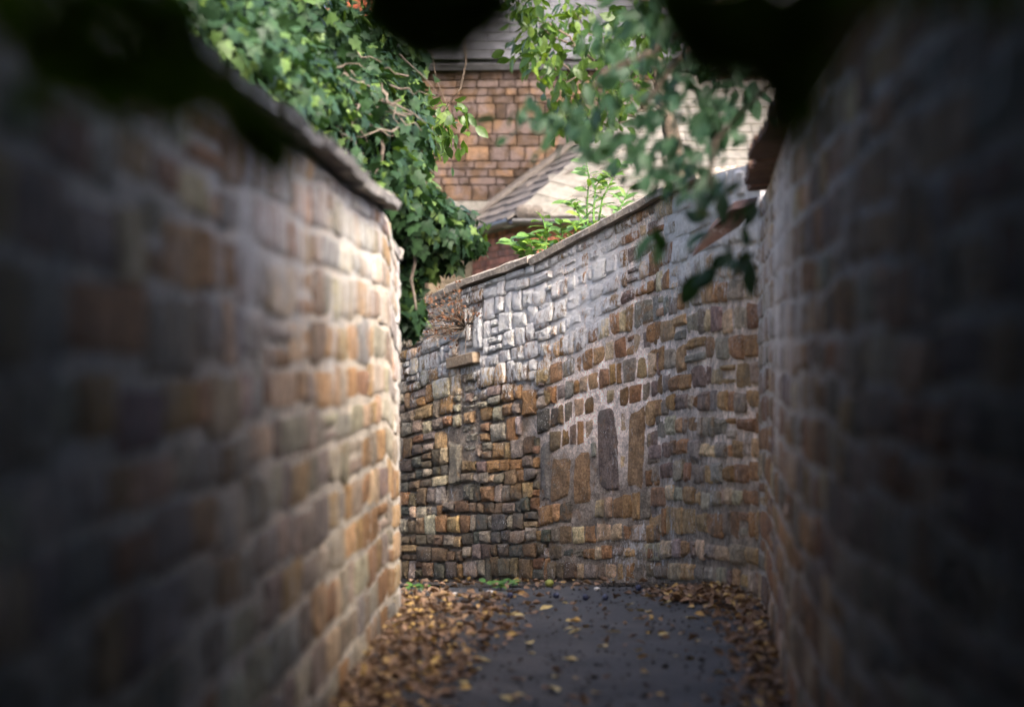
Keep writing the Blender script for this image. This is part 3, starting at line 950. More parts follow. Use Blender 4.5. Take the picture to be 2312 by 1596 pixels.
# roof slates
roof_e = Vector((0, HD - .25, hz1 - .02))
pit = math.atan(.8)
slate_g = [mesh_data('slate', *rough_box(1, 1, 1, .02, .02, rr), M_SLATE_G, False) for _ in range(5)]
deck = Bag()
up = Vector((0, math.cos(pit), math.sin(pit))); nr = Vector((0, -math.sin(pit), math.cos(pit)))
a = roof_e + Vector((hx0 - .1, 0, 0)) - nr * .05; b_ = roof_e + Vector((hx1 + .1, 0, 0)) - nr * .05
deck.add(([a, b_, b_ + up * 4.6, a + up * 4.6] + [q - nr * .08 for q in (a, b_, b_ + up * 4.6, a + up * 4.6)],
          [(0, 1, 2, 3), (7, 6, 5, 4), (0, 4, 5, 1), (1, 5, 6, 2), (2, 6, 7, 3), (3, 7, 4, 0)]))
deck.obj('roof', M_SLATE_G, house, False)
for r_ in range(13):
    x = hx0 - .1 + (r_ % 2) * .17
    while x < 3.0:
        wd = rr.uniform(.28, .42)
        cpos = roof_e + Vector((x + wd / 2, 0, 0)) + up * (r_ * .19 + .15) + nr * .012
        M = frame_matrix(cpos, Vector((1, 0, 0)), (up - nr * .06).normalized(), (nr + up * .06).normalized()) @ Matrix.Diagonal((wd - .012, .30, .014, 1))
        place('slate', slate_g[rr.randrange(5)], house, M)
        x += wd

# lean-to
ze = 2.66
Cc = Vector((.07, 24.0, ze)); Lc = Vector((-.60, HD, ze))
lean = thing('brick_outbuilding', (1.4, 25.6, -1), 'low brick outbuilding with hipped stone-slate roof and black gutter beyond the wall', 'building')
e = (Lc - Cc); eL = e.length; e.normalize()
nh = Vector((e.y, -e.x, 0))                        # into the roof, horizontally
SL, SF = .75, .54
upL = Vector((nh.x, nh.y, SL)).normalized(); nL = Vector((-nh.x * SL, -nh.y * SL, 1)).normalized()
upF = Vector((0, 1, SF)).normalized(); nF = Vector((0, -SF, 1)).normalized()
def hip(y):                                        # x of the hip at depth y
    zrel = SF * (y - Cc.y)
    return Cc.x + (zrel / SL - nh.y * (y - Cc.y)) / nh.x
Htop = Vector((hip(HD), HD, ze + SF * (HD - Cc.y)))
Er = Vector((4.4, 24.0, ze)); Et = Vector((4.4, HD, Htop.z))
dk = Bag()
dn = Vector((0, 0, -.06))
for quad in ((Cc, Htop, Lc), (Cc, Er, Et, Htop)):
    q = [p_ - Vector((0, 0, .03)) for p_ in quad]; n_ = len(q)
    dk.add((q + [p_ + dn for p_ in q], [tuple(range(n_)), tuple(range(2 * n_ - 1, n_ - 1, -1))] + [(i, i + n_, (i + 1) % n_ + n_, (i + 1) % n_) for i in range(n_)]))
dk.obj('roof', M_SLATE, lean, False)
slt = [mesh_data('slate', *rough_box(1, 1, 1, .02, .03, rr), M_SLATE, False) for _ in range(6)]
slp = [mesh_data('slate', *rough_box(1, 1, 1, .012, .015, rr), M_SLATE_LIT, False) for _ in range(6)]
rr = random.Random(77)
for r_ in range(15):
    v0 = -.03 + r_ * .2
    a_ = -.05 + (r_ % 2) * .15
    while a_ < eL:
        wd = rr.uniform(.22, .42)
        base = Cc + e * (a_ + wd / 2) + upL * (v0 + .15)
        if base.x < hip(min(base.y, HD)) - .03 and base.y < HD - .02:
            t_ = rr.uniform(.05, .11)
            M = frame_matrix(base + nL * (.014 + rr.uniform(0, .012)), -e, (upL - nL * t_).normalized(), (nL + upL * t_).normalized()) @ Matrix.Diagonal((wd - .012, .32, .024, 1))
            place('slate', slt[rr.randrange(6)], lean, M)
        a_ += wd
for r_ in range(15):
    v0 = -.03 + r_ * .235
    x = -.3 + (r_ % 2) * .2
    while x < 3.6:
        wd = rr.uniform(.34, .56)
        base = Vector((x + wd / 2, Cc.y, ze)) + upF * (v0 + .16)
        if base.x - wd / 2 > hip(base.y) - .12 and base.y < HD - .1:
            t_ = .06 + rr.uniform(-.015, .015)
            M = frame_matrix(base + nF * (.014 + rr.uniform(0, .006)), Vector((1, 0, 0)), (upF - nF * t_).normalized(), (nF + upF * t_).normalized()) @ Matrix.Diagonal((wd - .012, .34, .018, 1))
            place('slate', slp[rr.randrange(6)], lean, M)
        x += wd
# hip slabs, folded over the hip
hd = (Htop - Cc); hL = hd.length; hd.normalize()
wl_ = (nL.cross(hd)); wl_ = wl_ if wl_.x < 0 else -wl_
wf_ = (nF.cross(hd)); wf_ = wf_ if wf_.y < 0 else -wf_
kk = 0
q = .12
while q < hL - .1:
    ln = .34
    a = Cc + hd * q; b_ = Cc + hd * (q + ln - .01)
    ra, rb = (nL + nF).normalized() * .075, (nL + nF).normalized() * .06
    wL, wF = wl_ * .08, wf_ * rr.uniform(.26, .30)
    top = [a + ra, b_ + rb, b_ + wL + nL * .045, a + wL + nL * .055, b_ + wF + nF * .04, a + wF + nF * .05]
    bot = [p_ - Vector((0, 0, .03)) for p_ in top]
    Fs = [(0, 1, 2, 3), (1, 0, 5, 4), (8, 7, 6, 9), (6, 7, 10, 11), (3, 2, 8, 9), (5, 11, 10, 4), (0, 3, 9, 6), (0, 6, 11, 5), (1, 7, 8, 2), (1, 4, 10, 7)]
    link('hip_slab', mesh_data('hip_slab', top + bot, Fs, M_SLATE_LIT, False), lean)
    q += ln
V, Fs = rough_box(.26, .22, .13, .04, .08, rr)
link('mortar_end', mesh_data('mortar_end', [Vector(v) + Cc + Vector((.1, .02, .06)) for v in V], Fs, M_FILLET), lean)
# cement fillet against the house wall
fb = Bag()
pts = [Lc.lerp(Htop, t_ / 14) for t_ in range(15)]
for i in range(14):
    pass
Vf, Ff = [], []
for i, p_ in enumerate(pts):
    j = rr.uniform(-.015, .015)
    Vf += [p_ + Vector((0, -.16 + j, .03)), p_ + Vector((0, -.13 + j, .075)), p_ + Vector((0, -.02, .17 + j)), p_ + Vector((0, .02, 0))]
for i in range(14):
    for j in range(4):
        a_, c_ = i * 4 + j, i * 4 + (j + 1) % 4
        Ff.append((a_, a_ + 4, c_ + 4, c_))
Ff += [(0, 1, 2, 3), (59, 58, 57, 56)]
link('fillet', mesh_data('fillet', Vf, Ff, M_FILLET, True), lean)
# gutter and brackets
def half_pipe(p0, p1, outv, r=.06, n=7):
    V, Fs = [], []
    for p_ in (p0, p1):
        for k in range(n):
            an = math.pi * k / (n - 1)
            V.append(p_ + outv * (-math.cos(an)) * r + Vector((0, 0, -math.sin(an) * r)))
        for k in range(n):
            an = math.pi * k / (n - 1)
            V.append(p_ + outv * (-math.cos(an)) * (r - .008) + Vector((0, 0, -math.sin(an) * (r - .008))))
    for s_ in (0, n):
        for k in range(n - 1):
            f = (s_ + k, s_ + k + 1, s_ + k + 1 + 2 * n, s_ + k + 2 * n)
            Fs.append(f if s_ == 0 else f[::-1])
    Fs += [(0, 2 * n, 3 * n, n), (n - 1, 2 * n - 1, 4 * n - 1, 3 * n - 1)]
    return V, Fs
oL, oF = -nh, Vector((0, -1, 0))
gz = Vector((0, 0, -.02))
gL = link('gutter', mesh_data('gutter', *half_pipe(Cc + oL * .07 + oF * .09 + gz, Lc + oL * .07 + gz + e * -.1, oL), M_GUTTER), lean)
g = link('gutter', mesh_data('gutter', *half_pipe(Cc + oL * .07 + oF * .07 + gz, Er + oF * .07 + gz, oF), M_GUTTER), lean)
for q in (.1, .32, 1.3, 2.3):
    c_ = Cc + e * q + oL * .07 + gz
    pts = [c_ + oL * (-math.cos(an)) * .066 + Vector((0, 0, -math.sin(an) * .066)) for an in np.linspace(0, math.pi, 8)]
    link('gutter_clip', mesh_data('gutter_clip', *tube(pts, .006, 5), M_WIRE), gL)
# brick walls
def brick_wall(root, p0, udir, ndir, length, z0, z1, meshes, rr, joint_mat, thick=.2):
    V, Fs = rough_box(length, thick, z1 - z0, .004)
    M = frame_matrix(p0 + udir * length / 2 - ndir * (thick / 2 + .012) + Vector((0, 0, (z0 + z1) / 2 - p0.z)), udir, ndir, Vector((0, 0, 1)))
    place('wall', mesh_data('wall', V, Fs, joint_mat, False), root, M)
    z, r_ = z1 - .07, 0
    while z > z0:
        u = -.1 * (r_ % 2) - .02
        while u < length:
            wd = .215 if rr.random() < .7 else .105
            a_, b_ = max(u, 0), min(u + wd, length)
            if b_ - a_ > .04:
                c_ = p0 + udir * ((a_ + b_) / 2) - ndir * (.045 + rr.uniform(-.004, .004)); c_.z = z + .034
                place('brick', meshes[rr.randrange(len(meshes))], root, frame_matrix(c_, udir, ndir, Vector((0, 0, 1))) @ Matrix.Diagonal((b_ - a_ - .009, .1, .064, 1)))
            u += wd
        z -= .075; r_ += 1
bk = [mesh_data('brick', *rough_box(1, 1, 1, .03, .02, rr), M_BRICK, False) for _ in range(6)]
brick_wall(lean, Cc + nh * .12 + Vector((0, .12, 0)), e, -nh, eL - .14, 1.55, ze - .03, bk, rr, M_BRICKJ)
brick_wall(lean, Cc + nh * .12 + Vector((.004, .12, 0)), Vector((1, 0, 0)), Vector((0, -1, 0)), 2.4, 1.9, ze - .03, bk, rr, M_BRICKJ)

# red brick chimney glimpsed at the top left
chim = thing('brick_chimney', (-1.72, 25.9, 3.4), 'orange-red brick chimney stack glimpsed through leaves at the top', 'chimney')
bkr = [mesh_data('brick', *rough_box(1, 1, 1, .03, .02, rr), simple_mat('orange_brick', (.42, .12, .06), .3, 25, .9, .5, .008, None, rnd=.3), False) for _ in range(4)]
brick_wall(chim, Vector((-1.98, 25.6, 3.4)), Vector((1, 0, 0)), Vector((0, -1, 0)), .56, 3.9, 5.5, bkr, rr, M_BRICKJ, .5)

# ------------------------------------------------------------------ ivy over the left wall
rg = np.random.default_rng(3)
def B(px, py, d, rx, ry, rz):
    c_ = at(px, py, d)
    return ((c_.x, c_.y, c_.z), (rx, ry, rz))
ivy = thing('ivy', (-.8, 12.6, 0), 'dense green ivy spilling over the end of the left wall and hanging into the alley', 'ivy')
blobs = [B(860, 300, 13.6, .28, .8, .36), B(740, 330, 12.8, .34, .9, .42), B(620, 250, 12.0, .38, 1.0, .42), B(520, 160, 11.0, .36, 1.0, .40),
         B(850, 430, 13.2, .32, .7, .25), B(930, 500, 13.2, .26, .5, .2), B(1000, 520, 13.3, .22, .35, .15), B(960, 560, 13.4, .22, .35, .16), B(1060, 540, 13.4, .1, .2, .08),
         B(915, 640, 13.3, .1, .3, .22), B(925, 710, 13.3, .09, .25, .1), B(800, 200, 13.8, .3, .7, .25), B(905, 225, 13.8, .14, .5, .2), B(700, 430, 12.2, .3, .7, .22),
         B(760, 130, 14.2, .5, .6, .3), B(560, 60, 12.5, .6, .7, .35)]
p, A = blob_leaves(blobs, 520, .075, rg, up=.45, jit=.55, inner=.5)
def in_alley(p):
    lx = np.interp(p[:, 1], LEFT.y[:np.argmax(LEFT.y > 12.4)], LEFT.x[:np.argmax(LEFT.y > 12.4)])
    return (p[:, 0] > lx - .06) & (p[:, 1] < 12.0)
# keep the dark hollow open
def hollow(p):
    px = px_of(p[:, 0], p[:, 1]); py = 798 - (p[:, 2] - EYE) / p[:, 1] * F
    return ((((px - 800) / 95) ** 2 + ((py - 330) / 70) ** 2 < 1) | (((px - 690) / 50) ** 2 + ((py - 300) / 45) ** 2 < 1)) & (rg.random(len(p)) < .8) & (p[:, 1] < 13.6)
p, A = keep_out(p, A, lambda q: in_alley(q) | hollow(q) | ((q[:, 2] < zt + .05) & (q[:, 1] < 12.3) & (q[:, 0] < -.5)))
leaves(ivy, [ivy_leaf()], p, A, M_IVY, 300)
st = Bag()
for k in range(38):
    a_ = at(random.uniform(660, 930), random.uniform(120, 290), random.uniform(12.3, 12.9))
    b_ = a_ + Vector((random.uniform(-.25, .3), random.uniform(-.2, .2), random.uniform(-.22, .1)))
    st.add(tube(wiggle(a_, b_, 5, .1), [.006, .006, .005, .004, .003, .002], 5))
st.obj('twigs', M_TWIG, ivy)['kind'] = 'stuff'
for px0, py0, px1, py1 in ((730, 250, 620, 420), (880, 250, 830, 450), (930, 470, 940, 700), (760, 180, 930, 260), (810, 160, 760, 240)):
    link('stem', mesh_data('stem', *tube(wiggle(at(px0, py0, 13), at(px1, py1, 12.9), 7, .05), [.014, .014, .013, .012, .011, .009, .008, .006], 6), M_TWIG), ivy)

# ------------------------------------------------------------------ trees beyond the walls
def tree(name, base, trunk_pts, radii, label, cat, group=None, bark=M_BARK):
    t_ = thing(name, base, label, cat, group)
    link('trunk', mesh_data('trunk', *tube(trunk_pts, radii, 8), bark), t_)
    return t_
def branches(root, start, ends, r0=.03, bark=M_BARK, name='branch', amp=.06):
    for e_ in ends:
        n = 7
        link(name, mesh_data(name, *tube(wiggle(start, e_, n, amp), np.linspace(r0, r0 * .2, n + 1), 6), bark), root)

# leafy tree behind the back wall, leaves lit through
mag = tree('broadleaf_tree', (1.75, 21.5, -1), [(1.75, 21.5, -1), (1.7, 21.5, 1), (1.5, 21.4, 2.8), (1.2, 21.2, 4.2), (1.0, 21.0, 5.6)], [.11, .1, .08, .06, .03],
           'broadleaf tree with bright backlit leaves in front of the ironstone house', 'tree', 'garden trees')
targets = [(1220, 60), (1300, 30), (1250, 150), (1350, 100), (1400, 190), (1290, 220), (1450, 120), (1200, 110), (1330, 270), (1420, 40), (1480, 60), (1260, 250), (1180, 20), (1390, 250)]
ends = [at(x, y, random.uniform(20.3, 21.4)) for x, y in targets]
branches(mag, (1.4, 21.3, 3.4), ends, .022)
blobs = [((q.x, q.y, q.z), (.24, .4, .22)) for q in ends]
p, A = blob_leaves(blobs, 62, .125, rg, up=.1, jit=.9, inner=.85, hang=.9)
leaves(mag, [oval_leaf(.26), oval_leaf(.3, .04, .14)], p, A, M_MAG, 300)
# unseen upper crown above the picture, spread wide to shade the house
crown = [((1.2 + dx, 21.0 + dy, 6.2 + dz), (.9, .9, .6)) for dx, dy, dz in ((0, 0, 0), (.9, .4, .3), (-.6, .3, .1), (1.4, 1.2, .9), (2.2, .8, .6), (.6, 1.4, 1.0), (1.5, 1.6, 2.0))]
p, A = blob_leaves(crown, 30, .14, rg)
leaves(mag, [oval_leaf()], p, A, M_MAG, 0, rest='crown')

# hanging sprig tree, stems at the upper left
spr = tree('slender_tree', (-1.75, 17.6, -1), [(-1.75, 17.6, -1), (-1.7, 17.6, 1.5), at(690, 120, 17.4), at(672, 20, 17.3), at(650, -200, 17.3)], [.05, .045, .035, .03, .015],
           'slender tree with pale stems and a hanging sprig of bright leaves beside the ivy', 'tree', 'garden trees', M_TWIG)
branches(spr, at(690, 120, 17.4), [at(735, -20, 17.2), at(720, 60, 17.2), at(800, 30, 17.0)], .02, M_TWIG, 'stem', .04)
tip = [at(1035, -30, 17.2), at(1045, 60, 17.2), at(1052, 140, 17.2), at(1040, 200, 17.2), at(1010, 240, 17.2), at(975, 290, 17.2), at(985, 330, 17.2)]
link('branch', mesh_data('branch', *tube([at(760, -160, 17.2), at(900, -110, 17.2)] + tip, np.linspace(.014, .003, 9), 6), M_BARK), spr)
link('branch', mesh_data('branch', *tube([at(955, -80, 17.3), at(965, 60, 17.3), at(985, 180, 17.3), at(1010, 240, 17.2)], [.008, .006, .005, .003], 6), M_BARK), spr)
sp = []
for i in range(120):
    t_ = random.random()
    c_ = random.choice([(985, 330), (1010, 250), (975, 290), (1035, 260), (960, 240), (955, 300), (1000, 300), (965, 200), (1030, 290)])
    v = at(c_[0] + random.gauss(0, 17), c_[1] + random.gauss(0, 22), 17.2 + random.gauss(0, .12)); sp.append(v)
for i in range(26):
    c_ = random.choice([(790, 30), (830, 10), (850, 60), (740, 20)])
    sp.append(at(c_[0] + random.gauss(0, 25), c_[1] + random.gauss(0, 22), 17.0 + random.gauss(0, .15)))
p = np.array(sp); n = len(p)
A = leaf_matrices(p, rg.normal(size=(n, 3)) + np.array([.2, -.6, .2]), np.array([0, 0, -1.0]) + rg.normal(size=(n, 3)) * .6, .12 * rg.uniform(.6, 1.2, n))
leaves(spr, [oval_leaf(.27)], p, A, M_MAG, 300)

# dark evergreen mass at the top left
yew = tree('yew_tree', (-3.2, 17.5, -1), [(-3.2, 17.5, -1), (-3.2, 17.5, 2), (-3.1, 17.5, 4)], [.2, .17, .08], 'dark evergreen tree filling the top left behind the ivy', 'tree', 'garden trees')
blobs = [B(430, 40, 16.2, .8, .9, .5), B(650, 30, 17.8, .7, .8, .5), B(300, 150, 15.8, .8, .9, .6), B(820, 250, 18.5, .5, .5, .7), B(640, 250, 17.5, .8, .6, .7), B(420, 330, 16.5, .9, .6, .6)]
p, A = blob_leaves(blobs, 170, .1, rg, jit=.8, inner=.5)
leaves(yew, [oval_leaf(.2)], p, A, M_YEW, 250)

# unseen tree added in the left-hand garden to hold back sky light
gt = tree('shade_tree', (-3.6, 11.6, -1), [(-3.6, 11.6, -1), (-3.6, 11.6, 1.5), (-3.4, 11.6, 3.2), (-3.4, 11.5, 5), (-3.8, 11.2, 7.4)], [.22, .19, .16, .12, .05],
          'unseen tall tree added behind the left wall to block light', 'tree', 'garden trees')
crown = [((-3.4, 11.5, 5.2), (1.1, 1.6, 1.0)), ((-3.9, 13.2, 5.6), (1.1, 1.3, 1.0)), ((-3.8, 9.8, 5.6), (1.1, 1.3, 1.0)), ((-3.9, 11.4, 7.0), (1.2, 1.6, 1.0))]
p, A = blob_leaves(crown, 80, .16, rg, inner=.85)
leaves(gt, [oval_leaf(.3)], p, A, M_YEW, 40, rest='crown')

# laurels rising behind the back wall
def laurel(label, stems, nl, size, d):
    t_ = thing('laurel', (*at(stems[0][0][0], 900, d).xy, -.8), label, 'shrub', 'laurel shoots behind the back wall')
    P_, D_, Nn = [], [], []
    for st_ in stems:
        pts = [at(x, y, d + random.uniform(-.1, .1)) for x, y in st_]
        foot = Vector((pts[0].x + random.uniform(-.1, .1), d + .1, -.8))
        fl = [foot] + pts
        link('stem', mesh_data('stem', *tube(fl, np.linspace(.012, .004, len(fl)), 6), M_WEED), t_)
        L_ = sum((pts[i + 1] - pts[i]).length for i in range(len(pts) - 1))
        for k in range(nl):
            u = (k + random.random()) / nl * (len(pts) - 1); i = min(int(u), len(pts) - 2)
            q = pts[i].lerp(pts[i + 1], u - i); ax = (pts[i + 1] - pts[i]).normalized()
            an = k * 2.4 + random.uniform(-.5, .5)
            side = Vector((math.cos(an), math.sin(an), random.uniform(-.45, .35)))
            D_.append(side * .9 + ax * .45); P_.append(q); Nn.append(Vector((random.gauss(0, .35), -.45 + random.gauss(0, .35), .8)))
    p = np.array(P_); n = len(p)
    leaves(t_, [oval_leaf(.2, .05, .12)], p, leaf_matrices(p, np.array(Nn), np.array(D_), size * rg.uniform(.65, 1.2, n)), M_LAUREL, 300)
    return t_
laurel('low laurel with glossy leaves leaning over the coping in front of the brick outbuilding',
       [[(1195, 600), (1180, 565), (1150, 540)], [(1230, 590), (1235, 530), (1225, 490)], [(1250, 580), (1270, 530), (1265, 500)], [(1200, 590), (1200, 545)], [(1290, 560), (1300, 520), (1310, 500)], [(1255, 575), (1225, 540), (1190, 530)], [(1310, 550), (1330, 520)]], 17, .15, 18.6)
laurel('tall laurel shoots standing up against the pale sunlit roof slates',
       [[(1330, 560), (1325, 470), (1330, 400), (1320, 350)], [(1345, 540), (1360, 450), (1385, 400), (1400, 370)], [(1360, 540), (1400, 470), (1420, 430)], [(1335, 540), (1300, 470), (1285, 455)], [(1340, 480), (1345, 420), (1370, 390)], [(1380, 520), (1415, 480)]], 19, .135, 19.2)
laurel('small upright laurel tip above the coping near the corner of the bend', [[(1500, 520), (1500, 455), (1505, 440)]], 7, .1, 18.0)

# yellow-green shrub glimpsed in the gap past the ivy
ys = thing('yellow_shrub', (-1.0, 20.2, -1), 'yellow-leaved shrub glimpsed between the left wall end and hanging ivy', 'shrub')
link('stem', mesh_data('stem', *tube(wiggle((-1.0, 20.2, -1), (-.95, 20.2, 1.7), 6, .02), .02, 6), M_BARK), ys)
p, A = blob_leaves([B(905, 660, 20.2, .12, .2, .28), B(890, 620, 20.2, .15, .2, .2), B(850, 640, 20.3, .3, .3, .4)], 150, .07, rg, inner=.6)
leaves(ys, [oval_leaf()], p, A, M_YELLOW, 120)

# ------------------------------------------------------------------ tree over the right wall (shades the alley) with low sprays
rt = tree('evergreen_tree', (4.9, 9.5, -1), [(4.9, 9.5, -1), (4.8, 9.5, 1.5), (4.9, 9.4, 3.2), (5.2, 9.4, 5.5), (5.8, 9.4, 8)], [.24, .21, .18, .14, .06],
          'glossy-leaved evergreen tree hanging blurred blue-green sprays over the right wall', 'tree', 'garden trees')
def sprays(root, pts, d0, d1, spread, per, size, mat, nparts, shape, rg, down=.8):
    P_ = []
    for x, y in pts:
        for k in range(per):
            P_.append(at(x + random.gauss(0, spread), y + random.gauss(0, spread * .8), random.uniform(d0, d1)))
    p = np.array(P_); n = len(p)
    A = leaf_matrices(p, rg.normal(size=(n, 3)) * .7 + np.array([-.2, -.5, .7]), np.array([-.35, -.1, -down]) + rg.normal(size=(n, 3)) * .55, size * rg.uniform(.6, 1.2, n))
    return p, A
pA, AA = sprays(rt, [(1180, 260), (1240, 290), (1300, 260), (1350, 230), (1380, 320), (1430, 300), (1480, 330), (1440, 380), (1500, 390), (1530, 310), (1400, 160), (1450, 120), (1500, 180), (1540, 230), (1470, 240), (1380, 90), (1560, 380), (1590, 340), (1640, 100), (1680, 150), (1655, 220), (1340, 300), (1490, 60), (1560, 140), (1580, 250), (1530, 60), (1600, 30), (1660, 40), (1720, 60), (1610, 180), (1690, 230), (1650, 300), (1540, 10), (1470, 10), (1620, 270), (1700, 20), (1580, 80), (1430, 40)], 8.0, 9.3, 26, 13, .085, M_BLUE, 0, None, rg)
pB, AB = sprays(rt, [(1600, 440), (1640, 420), (1650, 520), (1660, 570), (1590, 500), (1640, 580), (1600, 590), (1470, 535), (1560, 410), (1690, 560), (1650, 390), (1690, 430)], 7.6, 8.2, 18, 3, .115, M_BLUE, 0, None, rg)
leaves(rt, [oval_leaf(.28), oval_leaf(.24, .1)], np.concatenate([pA, pB]), np.concatenate([AA, AB]), M_BLUE, 300)
link('limb', mesh_data('limb', *tube(wiggle((4.85, 9.4, 3.0), (1.3, 8.8, 3.1), 6, .03), np.linspace(.07, .035, 7), 7), M_BARK), rt)
branches(rt, (1.3, 8.8, 3.1), [at(1450, 250, 8.6), at(1300, 260, 8.7), at(1600, 450, 8.0), at(1500, 100, 8.6)], .03, M_BARK, 'branch', .05)
crown = [((dx, dy, dz), (r_, r_ * 1.1, r_ * .9)) for dx, dy, dz, r_ in ((5.6, 8.6, 4.6, 1.0), (5.8, 9.8, 5.6, 1.0), (5.6, 7.2, 4.2, .9), (4.6, 8.8, 5.6, 1.0), (3.4, 8.6, 6.0, .9), (2.2, 8.4, 6.2, .9))]  # unseen crown; its reach over the path is added to shade the ivy
p, A = blob_leaves(crown, 70, .19, rg, inner=.7)
k = (p[:, 0] > 3.0) | (rg.random(len(p)) < .45)
leaves(rt, [small_leaf()], p[k], A[k], M_BLUE, 0, rest='crown')

# ------------------------------------------------------------------ tree overhead, its lowest leaves just in front of the camera
ov = tree('overhanging_tree', (-2.4, .8, -1), [(-2.4, .8, -1), (-2.3, .8, 1.5), (-1.9, .9, 3.0), (-1.2, 1.2, 4.4)], [.24, .2, .16, .06],
          'dark overhanging tree whose out-of-focus leaves hang across the top of the view', 'tree')
crown = [((dx, dy, 3.5 + dz), (1.7, 1.7, .75)) for dx, dy, dz in ((0, 0, 0), (-1.8, .6, .2), (1.9, .2, .2), (0, 2.6, .2), (-1.9, 3.0, .3), (1.9, 2.6, .3), (.2, 4.6, .5), (-1.8, 5.2, .5), (0, -2.8, 0), (-2, -2.5, .1), (2, -2.5, .1), (0, -5, 0), (.0, -4.8, -1.3), (-3.2, 1, 0), (-3.2, 4, .2), (3.2, 1, 0), (-2.0, -5, 0), (2, -5, 0), (-2.6, 2, -.7), (-2.6, 4.5, -.6), (-2.6, 6.6, -.5), (-2.6, -1, -.7), (-1.7, 4.4, 1.8), (0, 2.6, 2.6), (-1.6, 2.2, 2.8), (1.6, 2.2, 2.8), (2.9, 2, -.5))]  # unseen canopy, shaped dense to darken the near alley
p, A = blob_leaves(crown, 210, .19, rg, inner=.85)
k = ~((np.abs(p[:, 0]) < .23 * p[:, 1] + .15) & (p[:, 2] < EYE + .146 * p[:, 1] + .25) & (p[:, 1] > -.2))
k &= ~((np.abs(p[:, 0]) < .5) & (np.abs(p[:, 1]) < .5) & (p[:, 2] < 1.9))
leaves(ov, [small_leaf(.32)], p[k], A[k], M_NEARLEAF, 0, rest='crown')
near = []
def cl(lst, d, s):
    for x, y in lst: near.append((x, y - 75, d + random.uniform(-.12, .12), s * random.uniform(.85, 1.15)))
cl([(20, -30), (100, 10), (190, 40), (280, 30), (350, 90), (300, 150), (400, 160), (460, 210), (520, 260), (430, 110), (220, 120), (120, 100), (50, 130), (370, 0), (250, -40), (560, 300), (600, 310)], 2.15, .085)
cl([(215, 270), (410, 270), (60, 250)], 2.3, .055)
cl([(840, 40), (880, 60), (930, 90), (970, 120), (990, 150), (1010, 110), (1050, 70), (1090, 40), (1130, 10), (960, 80), (1000, 60), (910, 30), (850, -10), (1060, 10), (840, -30), (880, 0), (920, 20), (960, 60), (985, 95), (1010, 70), (1040, 50), (1060, 20), (1100, -10), (1140, -40), (930, -30), (980, 10), (1020, 0), (900, -60), (1080, -40), (860, -70), (960, -40), (1000, -60), (1190, -70), (790, -90), (1240, -110)], 2.05, .06)
cl([(1490, 0), (1520, 60), (1550, 100), (1580, 140), (1610, 190), (1625, 205), (1650, 150), (1680, 110), (1720, 40), (1530, -20), (1570, 40), (1600, 90), (1640, 60), (1590, -20), (1660, 0), (1700, -40), (1620, 130), (1560, -60), (1460, -70), (1400, -100)], 2.0, .07)
cl([(1740, 90), (1765, 150), (1785, 240), (1795, 275), (1815, 200), (1840, 120), (1760, 30), (1800, 80), (1780, 160), (1860, 0), (1730, -30), (1800, -20), (1900, -50), (1980, -70), (2080, -60), (2180, -80), (2260, -60)], 1.9, .068)
P_ = np.array([at(x, y, d) for x, y, d, s in near]); n = len(P_)
sz = np.array([s for *_, s in near])
A = leaf_matrices(P_, rg.normal(size=(n, 3)) * .45 + np.array([0, -1, .3]), np.array([.05, -.1, -1.0]) + rg.normal(size=(n, 3)) * .3, sz)
leaves(ov, [oval_leaf(.36, .05)], P_, A, M_NEARLEAF, 300)
branches(ov, (-1.7, 1.2, 3.4), [at(300, -60, 2.2), at(980, -70, 2.1), at(1600, -70, 2.0), at(1800, -50, 1.95), at(80, -80, 2.2)], .03, M_BARK, 'branch', .03)
for x0, y0, x1, y1, d in ((300, -60, 520, 260, 2.2), (980, -70, 985, 90, 2.1), (1600, -70, 1630, 200, 2.0), (1800, -50, 1790, 270, 1.95)):
    link('twig', mesh_data('twig', *tube(wiggle(at(x0, y0, d), at(x1, y1, d), 5, .03), np.linspace(.006, .002, 6), 5), M_BARK), ov)

# unseen leaf screen added behind the viewer to keep the near alley dark
hg = thing('shade_hedge', (0, -5.6, 0), 'unseen leaf screen added behind the viewpoint to darken the near alley', 'shade_hedge')
p, A = blob_leaves([((x, -5.6, z), (.9, .5, .8)) for x in (-1.2, 0, 1.2) for z in (.6, 1.7)], 120, .14, rg, inner=.6)
leaves(hg, [small_leaf()], p, A, M_YEW, 0)

hb = thing('shade_hedge', (-4.6, 16.0, -.4), 'unseen leaf screen added round the left corner to cut light', 'shade_hedge')  # out of view, added to dim the foot of the far wall
p, A = blob_leaves([((-4.6, 15.9 + y, z), (.5, .9, .9)) for y in (-1.2, 0.2, 1.6) for z in (.4, 1.6, 2.6)], 110, .14, rg, inner=.6)
leaves(hb, [small_leaf()], p, A, M_YEW, 0)

